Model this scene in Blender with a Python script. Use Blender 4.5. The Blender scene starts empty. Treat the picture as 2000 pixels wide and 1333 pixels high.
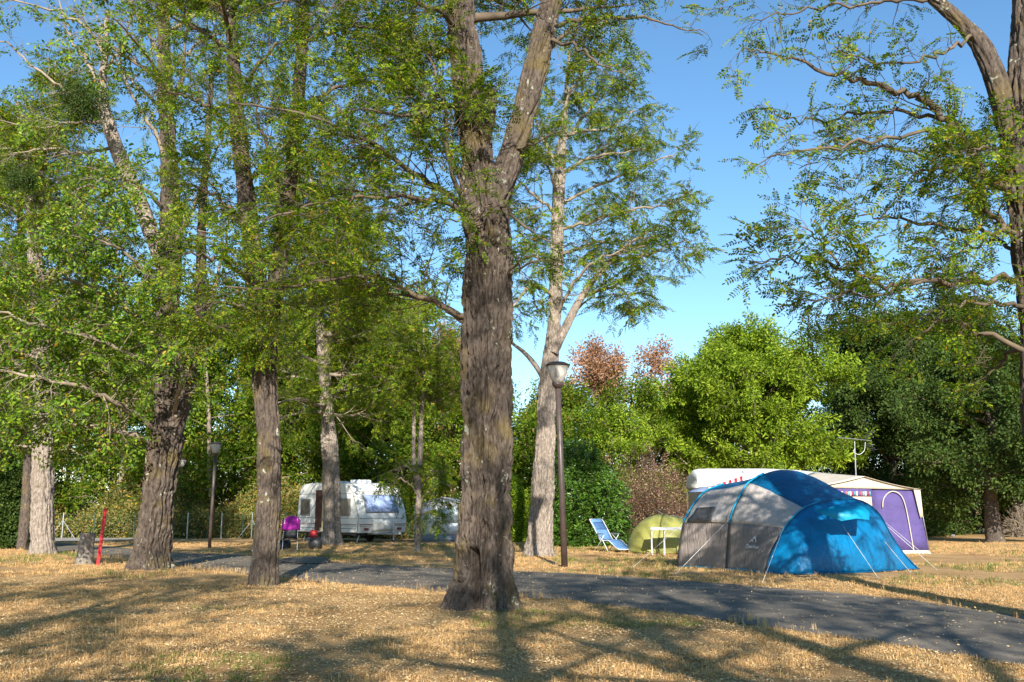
import bpy, math, random
import numpy as np
from mathutils import Vector, Matrix

random.seed(7)
RNG = np.random.default_rng(11)
scene = bpy.context.scene
COL = scene.collection

# ---------------------------------------------------------------- camera, sky, sun
EYE = 1.5
FPX = 1800.0                                   # focal length in pixels of a 2000 px wide picture
PITCH = math.atan(318.5 / FPX)
cam_d = bpy.data.cameras.new('camera')
cam_d.sensor_width = 36.0
cam_d.lens = 36.0 * FPX / 2000.0
cam_d.clip_end = 3000
cam = bpy.data.objects.new('camera', cam_d)
cam.location = (0, 0, EYE)
cam.rotation_euler = (math.pi / 2 + PITCH, 0, 0)
COL.objects.link(cam)
scene.camera = cam

SUN_EL, SUN_AZ = math.radians(27), math.radians(176)     # azimuth clockwise from +Y: behind the viewer, a little right
world = bpy.data.worlds.new('World')
scene.world = world
world.use_nodes = True
wn = world.node_tree.nodes
sky = wn.new('ShaderNodeTexSky')
sky.sky_type = 'NISHITA'
sky.sun_disc = False
sky.sun_elevation = SUN_EL
sky.sun_rotation = SUN_AZ
sky.altitude = 0
sky.air_density = 1.0
sky.dust_density = 0.1
sky.ozone_density = 3.5
wn['Background'].inputs['Strength'].default_value = 0.118
hs = wn.new('ShaderNodeHueSaturation')
hs.inputs['Saturation'].default_value = 1.1
hs.inputs['Hue'].default_value = 0.494
world.node_tree.links.new(sky.outputs[0], hs.inputs['Color'])
world.node_tree.links.new(hs.outputs[0], wn['Background'].inputs['Color'])

sun_d = bpy.data.lights.new('sun', 'SUN')
sun_d.energy = 5.0
sun_d.angle = math.radians(0.55)
sun_d.color = (1.0, 0.945, 0.85)
sun = bpy.data.objects.new('sun', sun_d)
sdir = Vector((math.sin(SUN_AZ) * math.cos(SUN_EL), math.cos(SUN_AZ) * math.cos(SUN_EL), math.sin(SUN_EL)))
sun.rotation_euler = sdir.to_track_quat('Z', 'Y').to_euler()
COL.objects.link(sun)

vs = scene.view_settings
vs.view_transform = 'Standard'
vs.look = 'None'
vs.exposure = 0.87
vs.gamma = 1.0
vs.use_curve_mapping = False
cy = scene.cycles
cy.use_denoising = True
cy.max_bounces = 6
cy.diffuse_bounces = 3
cy.glossy_bounces = 2
cy.transmission_bounces = 4
cy.transparent_max_bounces = 6
cy.caustics_reflective = False
cy.caustics_refractive = False

# ---------------------------------------------------------------- numeric helpers
SP, CP = math.sin(PITCH), math.cos(PITCH)
FX = FPX / CP                                  # the same along the horizon

def gz(x, y):
    """ground height: level near the camera, falling gently beyond 20 m"""
    y = np.asarray(y, float)
    return -0.012 * np.clip(y - 20.0, 0, 60)

def P(px, py, Y):
    """the world point at distance Y seen at a picture position"""
    xr = (px - 1000.0) / FPX
    yu = (666.5 - py) / FPX
    t = Y / (CP - yu * SP)
    return np.array([xr * t, Y, EYE + t * (SP + yu * CP)])

def G(px, py):
    """the ground point seen at a picture position"""
    xr = (px - 1000.0) / FPX
    yu = (666.5 - py) / FPX
    dz = SP + yu * CP
    dy = CP - yu * SP
    z = 0.0
    for _ in range(30):
        t = (z - EYE) / dz
        z = float(gz(0, t * dy))
    return np.array([xr * t, t * dy, z])

def unit(v):
    v = np.asarray(v, float)
    return v / (np.linalg.norm(v, axis=-1, keepdims=True) + 1e-12)

def _hash(ix, iy, iz, seed):
    h = (ix * 374761393 + iy * 668265263 + iz * 2147483647 + seed * 974634777) & 0xFFFFFFFF
    h = ((h ^ (h >> 13)) * 1274126177) & 0xFFFFFFFF
    h = h ^ (h >> 16)
    return (h & 0xFFFFFF) / float(0xFFFFFF)

def noise3(p, seed=0):
    p = np.asarray(p, float)
    i = np.floor(p).astype(np.int64)
    f = p - i
    f = f * f * (3 - 2 * f)
    out = 0
    for dx in (0, 1):
        for dy in (0, 1):
            for dz in (0, 1):
                w = (f[..., 0] if dx else 1 - f[..., 0]) * (f[..., 1] if dy else 1 - f[..., 1]) * (f[..., 2] if dz else 1 - f[..., 2])
                out = out + w * _hash(i[..., 0] + dx, i[..., 1] + dy, i[..., 2] + dz, seed)
    return out

def smooth_path(pts, per=4):
    """Catmull-Rom through the rows of pts (any number of columns)"""
    pts = np.asarray(pts, float)
    a = np.vstack([2 * pts[0] - pts[1], pts, 2 * pts[-1] - pts[-2]])
    out = []
    for k in range(1, len(a) - 2):
        p0, p1, p2, p3 = a[k - 1], a[k], a[k + 1], a[k + 2]
        for t in np.linspace(0, 1, per, endpoint=False):
            out.append(0.5 * (2 * p1 + (p2 - p0) * t + (2 * p0 - 5 * p1 + 4 * p2 - p3) * t * t + (3 * p1 - p0 - 3 * p2 + p3) * t ** 3))
    out.append(pts[-1])
    return np.array(out)

# ---------------------------------------------------------------- object helpers
def new_mesh(name, v, f, mats=None, smooth=True, mat_idx=None):
    me = bpy.data.meshes.new(name)
    v = np.asarray(v, float)
    if isinstance(f, np.ndarray):
        n = f.shape[1]
        me.vertices.add(len(v))
        me.vertices.foreach_set('co', v.ravel())
        me.loops.add(f.size)
        me.loops.foreach_set('vertex_index', f.ravel().astype(np.int32))
        me.polygons.add(len(f))
        me.polygons.foreach_set('loop_start', np.arange(0, f.size, n, dtype=np.int32))
        me.polygons.foreach_set('loop_total', np.full(len(f), n, dtype=np.int32))
        me.update(calc_edges=True)
    else:
        me.from_pydata([tuple(a) for a in v], [], [tuple(a) for a in f])
    for m in (mats if isinstance(mats, (list, tuple)) else [mats]):
        if m is not None:
            me.materials.append(m)
    if mat_idx is not None:
        me.polygons.foreach_set('material_index', np.asarray(mat_idx, np.int32))
    if smooth:
        me.polygons.foreach_set('use_smooth', np.ones(len(me.polygons), bool))
    me.update()
    return me

def obj(name, me, parent=None, loc=None, rot=None):
    o = bpy.data.objects.new(name, me)
    COL.objects.link(o)
    if parent is not None:
        o.parent = parent
    if loc is not None:
        o.location = tuple(loc)
    if rot is not None:
        o.rotation_euler = rot
    return o

def tag(o, label=None, cat=None, group=None, kind=None):
    if label: o['label'] = label
    if cat: o['category'] = cat
    if group: o['group'] = group
    if kind: o['kind'] = kind
    return o

def thing(name, label, cat, loc=(0, 0, 0), rz=0.0, group=None):
    o = obj(name, None, None, loc, (0, 0, rz))
    o.empty_display_size = 0.2
    return tag(o, label, cat, group)

class MB:
    """collects simple solids for ONE part"""
    def __init__(self):
        self.v, self.f, self.n = [], [], 0
    def add(self, v, f):
        v = np.asarray(v, float)
        self.v.append(v)
        for q in f:
            self.f.append(tuple(int(i) + self.n for i in q))
        self.n += len(v)
        return self
    def box(self, c, s, rz=0.0, bev=0.0):
        x, y, z = np.array(s) / 2
        if bev > 0:
            b = min(bev, x * .9, y * .9)
            ring = [(-x + b, -y), (x - b, -y), (x, -y + b), (x, y - b), (x - b, y), (-x + b, y), (-x, y - b), (-x, -y + b)]
        else:
            ring = [(-x, -y), (x, -y), (x, y), (-x, y)]
        n = len(ring)
        v = [(a, b_, -z) for a, b_ in ring] + [(a, b_, z) for a, b_ in ring]
        f = [tuple(range(n - 1, -1, -1)), tuple(range(n, 2 * n))] + [(i, (i + 1) % n, n + (i + 1) % n, n + i) for i in range(n)]
        v = np.array(v)
        co, si = math.cos(rz), math.sin(rz)
        v = np.stack([v[:, 0] * co - v[:, 1] * si, v[:, 0] * si + v[:, 1] * co, v[:, 2]], 1) + np.array(c)
        return self.add(v, f)
    def tube(self, pts, r, n=8, caps=True):
        v, f = tube_geo(np.asarray(pts, float), np.broadcast_to(np.asarray(r, float), (len(pts),)), n)
        self.add(v, f)
        if caps:
            m = len(v)
            self.f.append(tuple(self.n - m + i for i in range(n - 1, -1, -1)))
            self.f.append(tuple(self.n - n + i for i in range(n)))
        return self
    def lathe(self, prof, c, n=20):
        """prof: (radius, height) pairs"""
        v, f = [], []
        for r, h in prof:
            for k in range(n):
                a = 2 * math.pi * k / n
                v.append((c[0] + r * math.cos(a), c[1] + r * math.sin(a), c[2] + h))
        for i in range(len(prof) - 1):
            for k in range(n):
                f.append((i * n + k, i * n + (k + 1) % n, (i + 1) * n + (k + 1) % n, (i + 1) * n + k))
        f.append(tuple(range(n - 1, -1, -1)))
        f.append(tuple((len(prof) - 1) * n + k for k in range(n)))
        return self.add(v, f)
    def build(self, name, mat, parent=None, smooth=False, **kw):
        me = new_mesh(name, np.vstack(self.v), self.f, mat, smooth)
        return obj(name, me, parent, **kw)

def frames(p):
    """tangent, side and up along a polyline without twisting"""
    t = np.gradient(p, axis=0)
    t = unit(t)
    a = np.zeros_like(p); b = np.zeros_like(p)
    ref = np.array([1.0, 0, 0]) if abs(t[0][0]) < .8 else np.array([0, 1.0, 0])
    s = unit(ref - t[0] * np.dot(ref, t[0]))
    for i in range(len(p)):
        s = unit(s - t[i] * np.dot(s, t[i]))
        a[i] = s
        b[i] = np.cross(t[i], s)
    return t, a, b

def tube_geo(p, r, n):
    t, a, b = frames(p)
    ang = np.linspace(0, 2 * math.pi, n, endpoint=False)
    ring = a[:, None, :] * np.cos(ang)[None, :, None] + b[:, None, :] * np.sin(ang)[None, :, None]
    v = (p[:, None, :] + ring * np.asarray(r)[:, None, None]).reshape(-1, 3)
    m = len(p)
    i = np.arange(m - 1)[:, None] * n
    k = np.arange(n)[None, :]
    k2 = (k + 1) % n
    f = np.stack([i + k, i + k2, i + n + k2, i + n + k], -1).reshape(-1, 4)
    return v, f

# ---------------------------------------------------------------- materials
def mat(name):
    m = bpy.data.materials.new(name)
    m.use_nodes = True
    nt = m.node_tree
    return m, nt, nt.nodes, nt.links, nt.nodes['Principled BSDF']

def nnode(nt, kind, **kw):
    n = nt.nodes.new(kind)
    for k, v in kw.items():
        if k.startswith('i_'):
            n.inputs[k[2:]].default_value = v
        else:
            setattr(n, k, v)
    return n

def ramp(nt, stops, interp='LINEAR'):
    r = nt.nodes.new('ShaderNodeValToRGB')
    r.color_ramp.interpolation = interp
    e = r.color_ramp.elements
    while len(e) < len(stops):
        e.new(0.5)
    for el, (p, c) in zip(e, stops):
        el.position = p
        el.color = (*c, 1) if len(c) == 3 else c
    return r

def coords(nt, scale=(1, 1, 1), kind='Object'):
    tc = nt.nodes.new('ShaderNodeTexCoord')
    mp = nt.nodes.new('ShaderNodeMapping')
    mp.inputs['Scale'].default_value = scale
    nt.links.new(tc.outputs[kind], mp.inputs['Vector'])
    return mp.outputs[0]

def plain(name, c, rough=0.6, metal=0.0, var=0.12, scale=6.0, bump=0.0, bscale=40.0, spec=0.5, stretch=(1, 1, 1)):
    """a painted, woven or metal surface with slight unevenness"""
    m, nt, N, L, B = mat(name)
    v = coords(nt, stretch)
    n = nnode(nt, 'ShaderNodeTexNoise', i_Scale=scale, i_Detail=5.0, i_Roughness=0.6)
    L.new(v, n.inputs['Vector'])
    lo = tuple(max(0, x * (1 - var * 1.6)) for x in c)
    hi = tuple(min(1, x * (1 + var)) for x in c)
    r = ramp(nt, [(0.3, lo), (0.7, hi)])
    L.new(n.outputs[0], r.inputs[0])
    L.new(r.outputs[0], B.inputs['Base Color'])
    B.inputs['Roughness'].default_value = rough
    B.inputs['Metallic'].default_value = metal
    B.inputs['Specular IOR Level'].default_value = spec
    if bump:
        n2 = nnode(nt, 'ShaderNodeTexNoise', i_Scale=bscale, i_Detail=4.0)
        L.new(v, n2.inputs['Vector'])
        b = nnode(nt, 'ShaderNodeBump', i_Strength=bump, i_Distance=0.02)
        L.new(n2.outputs[0], b.inputs['Height'])
        L.new(b.outputs[0], B.inputs['Normal'])
    return m

def leaf_mat(name, cols, transl=0.4, rough=0.5, spec=0.15):
    """cols: list of (share, colour); each leaf draws one"""
    m, nt, N, L, B = mat(name)
    at = nnode(nt, 'ShaderNodeAttribute', attribute_name='lr')
    oi = nt.nodes.new('ShaderNodeObjectInfo')
    ad = nnode(nt, 'ShaderNodeMath', operation='ADD')
    fr = nnode(nt, 'ShaderNodeMath', operation='FRACT')
    ml = nnode(nt, 'ShaderNodeMath', operation='MULTIPLY', )
    ml.inputs[1].default_value = 0.35
    L.new(oi.outputs['Random'], ml.inputs[0])
    L.new(at.outputs['Fac'], ad.inputs[0])
    L.new(ml.outputs[0], ad.inputs[1])
    L.new(ad.outputs[0], fr.inputs[0])
    tot = sum(s for s, _ in cols)
    stops, acc = [], 0.0
    for s, c in cols:
        stops.append((acc / tot, c))
        acc += s
    r = ramp(nt, stops, 'CONSTANT')
    L.new(fr.outputs[0], r.inputs[0])
    hv = nnode(nt, 'ShaderNodeHueSaturation')
    mv = nnode(nt, 'ShaderNodeMapRange')
    mv.inputs['To Min'].default_value = 0.72
    mv.inputs['To Max'].default_value = 1.3
    L.new(oi.outputs['Random'], mv.inputs['Value'])
    L.new(mv.outputs[0], hv.inputs['Value'])
    L.new(r.outputs[0], hv.inputs['Color'])
    L.new(hv.outputs[0], B.inputs['Base Color'])
    B.inputs['Roughness'].default_value = rough
    B.inputs['Specular IOR Level'].default_value = spec
    tr = nt.nodes.new('ShaderNodeBsdfTranslucent')
    g = nnode(nt, 'ShaderNodeMixRGB', blend_type='MULTIPLY')
    g.inputs[0].default_value = 1.0
    g.inputs[2].default_value = (1.25, 1.3, 0.6, 1)
    L.new(hv.outputs[0], g.inputs[1])
    L.new(g.outputs[0], tr.inputs['Color'])
    mx = nt.nodes.new('ShaderNodeMixShader')
    mx.inputs[0].default_value = transl
    L.new(B.outputs[0], mx.inputs[1])
    L.new(tr.outputs[0], mx.inputs[2])
    L.new(mx.outputs[0], N['Material Output'].inputs['Surface'])
    return m

def bark_mat(name, dark, light, lichen=0.25, moss=0.3):
    m, nt, N, L, B = mat(name)
    v = coords(nt, (1, 1, 0.38))
    vi = coords(nt, (1, 1, 1))
    n = nnode(nt, 'ShaderNodeTexNoise', i_Scale=22.0, i_Detail=7.0, i_Roughness=0.65, i_Distortion=0.6)
    L.new(v, n.inputs['Vector'])
    r = ramp(nt, [(0.3, dark), (0.68, light)])
    L.new(n.outputs[0], r.inputs[0])
    n1 = nnode(nt, 'ShaderNodeTexNoise', i_Scale=2.2, i_Detail=3.0)
    L.new(vi, n1.inputs['Vector'])
    mo = nnode(nt, 'ShaderNodeMapRange')
    mo.inputs['From Min'].default_value = 0.52
    mo.inputs['From Max'].default_value = 0.70
    mo.inputs['To Max'].default_value = moss
    L.new(n1.outputs[0], mo.inputs['Value'])
    mx1 = nnode(nt, 'ShaderNodeMixRGB')
    mx1.inputs[2].default_value = (0.17, 0.125, 0.035, 1)
    L.new(mo.outputs[0], mx1.inputs[0])
    L.new(r.outputs[0], mx1.inputs[1])
    n2 = nnode(nt, 'ShaderNodeTexNoise', i_Scale=17.0, i_Detail=5.0)
    n3 = nnode(nt, 'ShaderNodeTexNoise', i_Scale=3.1, i_Detail=2.0)
    L.new(vi, n2.inputs['Vector'])
    L.new(vi, n3.inputs['Vector'])
    mu = nnode(nt, 'ShaderNodeMath', operation='MULTIPLY')
    L.new(n2.outputs[0], mu.inputs[0])
    L.new(n3.outputs[0], mu.inputs[1])
    li = nnode(nt, 'ShaderNodeMapRange')
    li.inputs['From Min'].default_value = 0.37
    li.inputs['From Max'].default_value = 0.42
    li.inputs['To Max'].default_value = lichen
    L.new(mu.outputs[0], li.inputs['Value'])
    mx2 = nnode(nt, 'ShaderNodeMixRGB')
    mx2.inputs[2].default_value = (0.46, 0.47, 0.36, 1)
    L.new(li.outputs[0], mx2.inputs[0])
    L.new(mx1.outputs[0], mx2.inputs[1])
    L.new(mx2.outputs[0], B.inputs['Base Color'])
    B.inputs['Roughness'].default_value = 0.9
    B.inputs['Specular IOR Level'].default_value = 0.15
    n4 = nnode(nt, 'ShaderNodeTexNoise', i_Scale=45.0, i_Detail=6.0, i_Roughness=0.7)
    L.new(coords(nt, (1, 1, 0.35)), n4.inputs['Vector'])
    b = nnode(nt, 'ShaderNodeBump', i_Strength=0.9, i_Distance=0.02)
    L.new(n4.outputs[0], b.inputs['Height'])
    L.new(b.outputs[0], B.inputs['Normal'])
    return m

M = {}
M['bark'] = bark_mat('bark', (0.024, 0.018, 0.0145), (0.17, 0.132, 0.105), 0.7, 0.5)
M['bark_pale'] = bark_mat('bark_pale', (0.09, 0.068, 0.053), (0.44, 0.365, 0.30), 0.3, 0.15)
M['twig'] = plain('twig', (0.13, 0.095, 0.06), 0.85, var=0.4, scale=3.0)
M['twig_pale'] = plain('twig_pale', (0.29, 0.23, 0.165), 0.85, var=0.35, scale=3.0)
M['leaf_locust'] = leaf_mat('leaf_locust', [(5, (0.065, 0.14, 0.007)), (5, (0.145, 0.23, 0.009)), (4, (0.26, 0.325, 0.012)), (0.8, (0.38, 0.33, 0.03)), (0.3, (0.45, 0.25, 0.03))], .45)
M['leaf_broad'] = leaf_mat('leaf_broad', [(5, (0.08, 0.17, 0.014)), (5, (0.15, 0.25, 0.018)), (3, (0.26, 0.345, 0.025)), (0.9, (0.38, 0.34, 0.04)), (0.3, (0.45, 0.24, 0.03))], rough=0.42, spec=0.25)
M['leaf_dark'] = leaf_mat('leaf_dark', [(5, (0.046, 0.085, 0.018)), (4, (0.075, 0.12, 0.024)), (2, (0.11, 0.15, 0.03))], 0.3)
M['leaf_lime'] = leaf_mat('leaf_lime', [(3, (0.10, 0.17, 0.014)), (4, (0.17, 0.26, 0.018)), (5, (0.25, 0.345, 0.025)), (3, (0.34, 0.41, 0.04))], 0.4)
M['leaf_brown'] = leaf_mat('leaf_brown', [(4, (0.34, 0.18, 0.105)), (4, (0.44, 0.24, 0.15)), (2, (0.52, 0.34, 0.22))], 0.35, 0.7)
M['leaf_dry'] = leaf_mat('leaf_dry', [(4, (0.17, 0.09, 0.065)), (4, (0.27, 0.15, 0.10)), (2, (0.50, 0.33, 0.23)), (0.6, (0.25, 0.24, 0.04))], 0.2, 0.6)
M['leaf_laurel'] = leaf_mat('leaf_laurel', [(5, (0.055, 0.13, 0.018)), (4, (0.10, 0.21, 0.025)), (2, (0.18, 0.31, 0.035))], 0.3, 0.28, 0.6)
M['leaf_wood'] = leaf_mat('leaf_wood', [(5, (0.075, 0.145, 0.012)), (5, (0.13, 0.21, 0.015)), (3, (0.21, 0.265, 0.02)), (1, (0.24, 0.21, 0.03)), (0.5, (0.3, 0.17, 0.05))], 0.45)
M['straw'] = leaf_mat('straw', [(5, (0.60, 0.375, 0.165)), (5, (0.73, 0.49, 0.24)), (3, (0.45, 0.255, 0.11)), (.6, (0.33, 0.27, 0.09))], 0.25, 0.7, 0.2)
M['grass_green'] = leaf_mat('grass_green', [(4, (0.10, 0.16, 0.03)), (4, (0.22, 0.24, 0.06)), (4, (0.46, 0.34, 0.13))], 0.3, 0.6, 0.2)
M['litter'] = leaf_mat('litter', [(4, (0.64, 0.47, 0.25)), (4, (0.52, 0.35, 0.16)), (3, (0.33, 0.20, 0.095)), (2, (0.72, 0.58, 0.35))], 0.15, 0.7, 0.2)

# ---------------------------------------------------------------- leaf sprays (templates, placed by the crowns)
def leaflets(specs):
    """specs: rows of (base point, axis, normal, length, width) -> oval folded leaves of two quads"""
    V, F, R = [], [], []
    for (p, ax, nm, ln, wd) in specs:
        ax = unit(ax); sd = unit(np.cross(nm, ax)); nm = np.cross(ax, sd)
        k = len(V)
        h = nm * wd * 0.18
        V += [p, p + ax * ln * .28 + sd * wd * .42 + h, p + ax * ln * .7 + sd * wd * .42 + h, p + ax * ln - nm * ln * .06,
              p + ax * ln * .7 - sd * wd * .42 + h, p + ax * ln * .28 - sd * wd * .42 + h]
        F += [(k, k + 3, k + 2, k + 1), (k, k + 5, k + 4, k + 3)]
        r = random.random()
        R += [r, r]
    return V, F, R

def template(name, specs, m, twigs=None):
    V, F, R = leaflets(specs)
    mi = [0] * len(F)
    mats = [m]
    if twigs:
        mats.append(twigs[1])
        for p, r in twigs[0]:
            v, f = tube_geo(np.asarray(p, float), np.asarray(r, float), 3)
            k = len(V)
            V += list(v)
            F += [tuple(int(i) + k for i in q) for q in f]
            R += [0.0] * len(f)
            mi += [1] * len(f)
    me = new_mesh(name, np.array(V), np.array(F, np.int32), mats, False, mi)
    at = me.attributes.new('lr', 'FLOAT', 'FACE')
    at.data.foreach_set('value', np.array(R, np.float32))
    return bpy.data.objects.new(name, me)          # a template: not linked to the scene

def rv(s=1.0):
    return RNG.normal(size=3) * s

def locust_spray(name, m, tw, nleaf=5, pairs=6, size=1.0):
    specs, tubes = [], []
    Lt = 0.34
    tubes.append(([(0, 0, 0), (Lt * .5, 0, .01), (Lt, 0, -.01)], [.005, .004, .002]))
    for i in range(nleaf):
        s = 1 if i % 2 else -1
        b = np.array([Lt * (0.2 + .8 * i / (nleaf - 1)), 0, 0])
        ang = math.radians(random.uniform(25, 70)) * s if i < nleaf - 1 else random.uniform(-.2, .2)
        d = unit(np.array([math.cos(ang), math.sin(ang), random.uniform(-.35, .15)]))
        ln = random.uniform(.17, .24)
        pts = [b + d * ln * t + np.array([0, 0, -0.05 * t * t]) for t in (0, .5, 1)]
        tubes.append((pts, [.003, .002, .0015]))
        nm = unit(np.array([0, 0, 1.0]) + rv(.45))
        sd = unit(np.cross(nm, d))
        for k in range(pairs):
            t = .18 + .82 * k / pairs
            q = b + d * ln * t + np.array([0, 0, -.05 * t * t])
            for sg in (-1, 1):
                if random.random() < .08:
                    continue
                specs.append((q, sd * sg + d * .35 + rv(.12), nm + rv(.35), random.uniform(.038, .052) * size, random.uniform(.019, .026) * size))
        specs.append((b + d * ln + np.array([0, 0, -.05]), d, nm, .045 * size, .022 * size))
    return template(name, specs, m, (tubes, tw))

def broad_spray(name, m, tw, n=13, ln=.085, wd=.05, L=.42, droop=.3):
    specs = []
    tubes = [([(0, 0, 0), (L * .5, 0, .02), (L, 0, -.02)], [.005, .004, .002])]
    for i in range(n):
        s = 1 if i % 2 else -1
        b = np.array([L * (.12 + .88 * i / (n - 1)), 0, 0]) + rv(.012)
        d = unit(np.array([random.uniform(.2, .9), s * random.uniform(.4, 1), random.uniform(-droop * 2.4, .3)]))
        b2 = b + d * .025
        specs.append((b2, d, np.array([0, 0, 1.0]) + rv(.4), ln * random.uniform(.75, 1.2), wd * random.uniform(.8, 1.15)))
    return template(name, specs, m, (tubes, tw))

def clump(name, m, n=34, R=.42, ln=.13, wd=.075, flat=.7):
    specs = []
    for i in range(n):
        p = unit(rv()) * R * random.random() ** .5
        p[2] *= flat
        d = unit(unit(p) + rv(.5) + np.array([0, 0, -.2]))
        specs.append((p, d, np.array([0, -.25, 1.0]) + rv(.9), ln * random.uniform(.7, 1.25), wd * random.uniform(.7, 1.2)))
    return template(name, specs, m)

T = {}
T['locust'] = [locust_spray('locust_spray', M['leaf_locust'], M['twig'], 5, 6, 1.12) for _ in range(4)]
T['locust_big'] = [locust_spray('locust_spray_large', M['leaf_locust'], M['twig'], 5, 6, 1.2) for _ in range(3)]
T['broad'] = [broad_spray('broad_spray', M['leaf_broad'], M['twig']) for _ in range(4)]
T['wood'] = [clump('wood_clump', M['leaf_wood'], 36, .5, .15, .085) for _ in range(3)]
T['lime'] = [clump('lime_clump', M['leaf_lime'], 40, .40, .17, .075, .6) for _ in range(3)]
T['dark'] = [clump('dark_clump', M['leaf_dark'], 46, .42, .11, .07) for _ in range(3)]
T['brown'] = [clump('brown_clump', M['leaf_brown'], 26, .5, .15, .09) for _ in range(3)]
T['laurel'] = [broad_spray('laurel_spray', M['leaf_laurel'], M['twig'], 14, .13, .048, .34, .5) for _ in range(4)]
T['dry'] = [broad_spray('dry_spray', M['leaf_dry'], M['twig'], 9, .06, .03, .36, .3) for _ in range(4)]
T['mistletoe'] = [clump('mistletoe_clump', M['leaf_dark'], 40, .18, .06, .022, 1.0) for _ in range(2)]
T['under'] = [clump('undergrowth_clump', leaf_mat('leaf_under', [(4, (0.17, 0.19, 0.04)), (4, (0.29, 0.24, 0.07)), (3, (0.40, 0.27, 0.10)), (2, (0.10, 0.17, 0.03)), (.6, (0.6, 0.36, 0.02))], .3), 34, .45, .13, .06, .8) for _ in range(3)]

def blade_tuft(name, m, n, h, spread, lean):
    V, F, R = [], [], []
    for _ in range(n):
        a = random.uniform(0, 6.283); r = spread * random.random() ** .5
        b = np.array([r * math.cos(a), r * math.sin(a), -.01])
        a2 = random.uniform(0, 6.283)
        d = np.array([math.cos(a2), math.sin(a2), 0]) * random.uniform(.2, 1) * lean
        hh = h * random.uniform(.45, 1.2)
        w = np.array([-math.sin(a2 + random.uniform(-1, 1)), math.cos(a2), 0]) * random.uniform(.0018, .0035)
        k = len(V)
        V += [b - w, b + w, b + d * hh * .45 + np.array([0, 0, hh * .65]) + w * .8, b + d * hh * .45 + np.array([0, 0, hh * .65]) - w * .8,
              b + d * hh * 1.1 + np.array([0, 0, hh * (1 - .35 * lean)])]
        F += [(k, k + 1, k + 2, k + 3), (k + 3, k + 2, k + 4, k + 4)]
        r_ = random.random()
        R += [r_, r_]
    F2 = [(q if q[2] != q[3] else q[:3]) for q in F]
    me = new_mesh(name, np.array(V), F2, m, False)
    at = me.attributes.new('lr', 'FLOAT', 'FACE')
    at.data.foreach_set('value', np.array(R, np.float32))
    return bpy.data.objects.new(name, me)

T['tuft'] = [blade_tuft('straw_tuft', M['straw'], 26, .05, .085, 1.1) for _ in range(3)] + [blade_tuft('straw_tuft', M['straw'], 14, .10, .05, .6)]
T['green_tuft'] = [blade_tuft('green_tuft', M['grass_green'], 22, .09, .07, .8) for _ in range(2)]
def flakes(name, n, R):
    specs = []
    for _ in range(n):
        a = random.uniform(0, 6.283); r = R * random.random() ** .5
        a2 = random.uniform(0, 6.283)
        specs.append((np.array([r * math.cos(a), r * math.sin(a), random.uniform(.004, .022)]), np.array([math.cos(a2), math.sin(a2), random.uniform(-.25, .25)]),
                      np.array([0, 0, 1.0]) + rv(.35), random.uniform(.022, .042), random.uniform(.012, .022)))
    return template(name, specs, M['litter'])
T['flakes'] = [flakes('leaf_flakes', 16, .16) for _ in range(3)]
T['flake_few'] = [flakes('leaf_flakes_few', 2, .12) for _ in range(3)]

def scatter_group(temps):
    key = 'scatter_' + '_'.join(sorted({t.name for t in temps}))[:40] + str(len(bpy.data.node_groups))
    ng = bpy.data.node_groups.new(key, 'GeometryNodeTree')
    ng.interface.new_socket('Geometry', in_out='INPUT', socket_type='NodeSocketGeometry')
    ng.interface.new_socket('Geometry', in_out='OUTPUT', socket_type='NodeSocketGeometry')
    N, L = ng.nodes, ng.links
    gi, go = N.new('NodeGroupInput'), N.new('NodeGroupOutput')
    iop = N.new('GeometryNodeInstanceOnPoints')
    jn = N.new('GeometryNodeJoinGeometry')
    for t in reversed(temps):
        oi = N.new('GeometryNodeObjectInfo')
        oi.inputs['Object'].default_value = t
        oi.inputs['As Instance'].default_value = True
        L.new(oi.outputs['Geometry'], jn.inputs[0])
    def attr(nm, ty):
        a = N.new('GeometryNodeInputNamedAttribute')
        a.data_type = ty
        a.inputs['Name'].default_value = nm
        return a.outputs['Attribute']
    er = N.new('FunctionNodeEulerToRotation')
    L.new(attr('rot', 'FLOAT_VECTOR'), er.inputs[0])
    L.new(er.outputs[0], iop.inputs['Rotation'])
    L.new(attr('sc', 'FLOAT'), iop.inputs['Scale'])
    L.new(attr('vi', 'INT'), iop.inputs['Instance Index'])
    iop.inputs['Pick Instance'].default_value = True
    L.new(jn.outputs[0], iop.inputs['Instance'])
    L.new(gi.outputs[0], iop.inputs['Points'])
    L.new(iop.outputs[0], go.inputs[0])
    return ng

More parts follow.
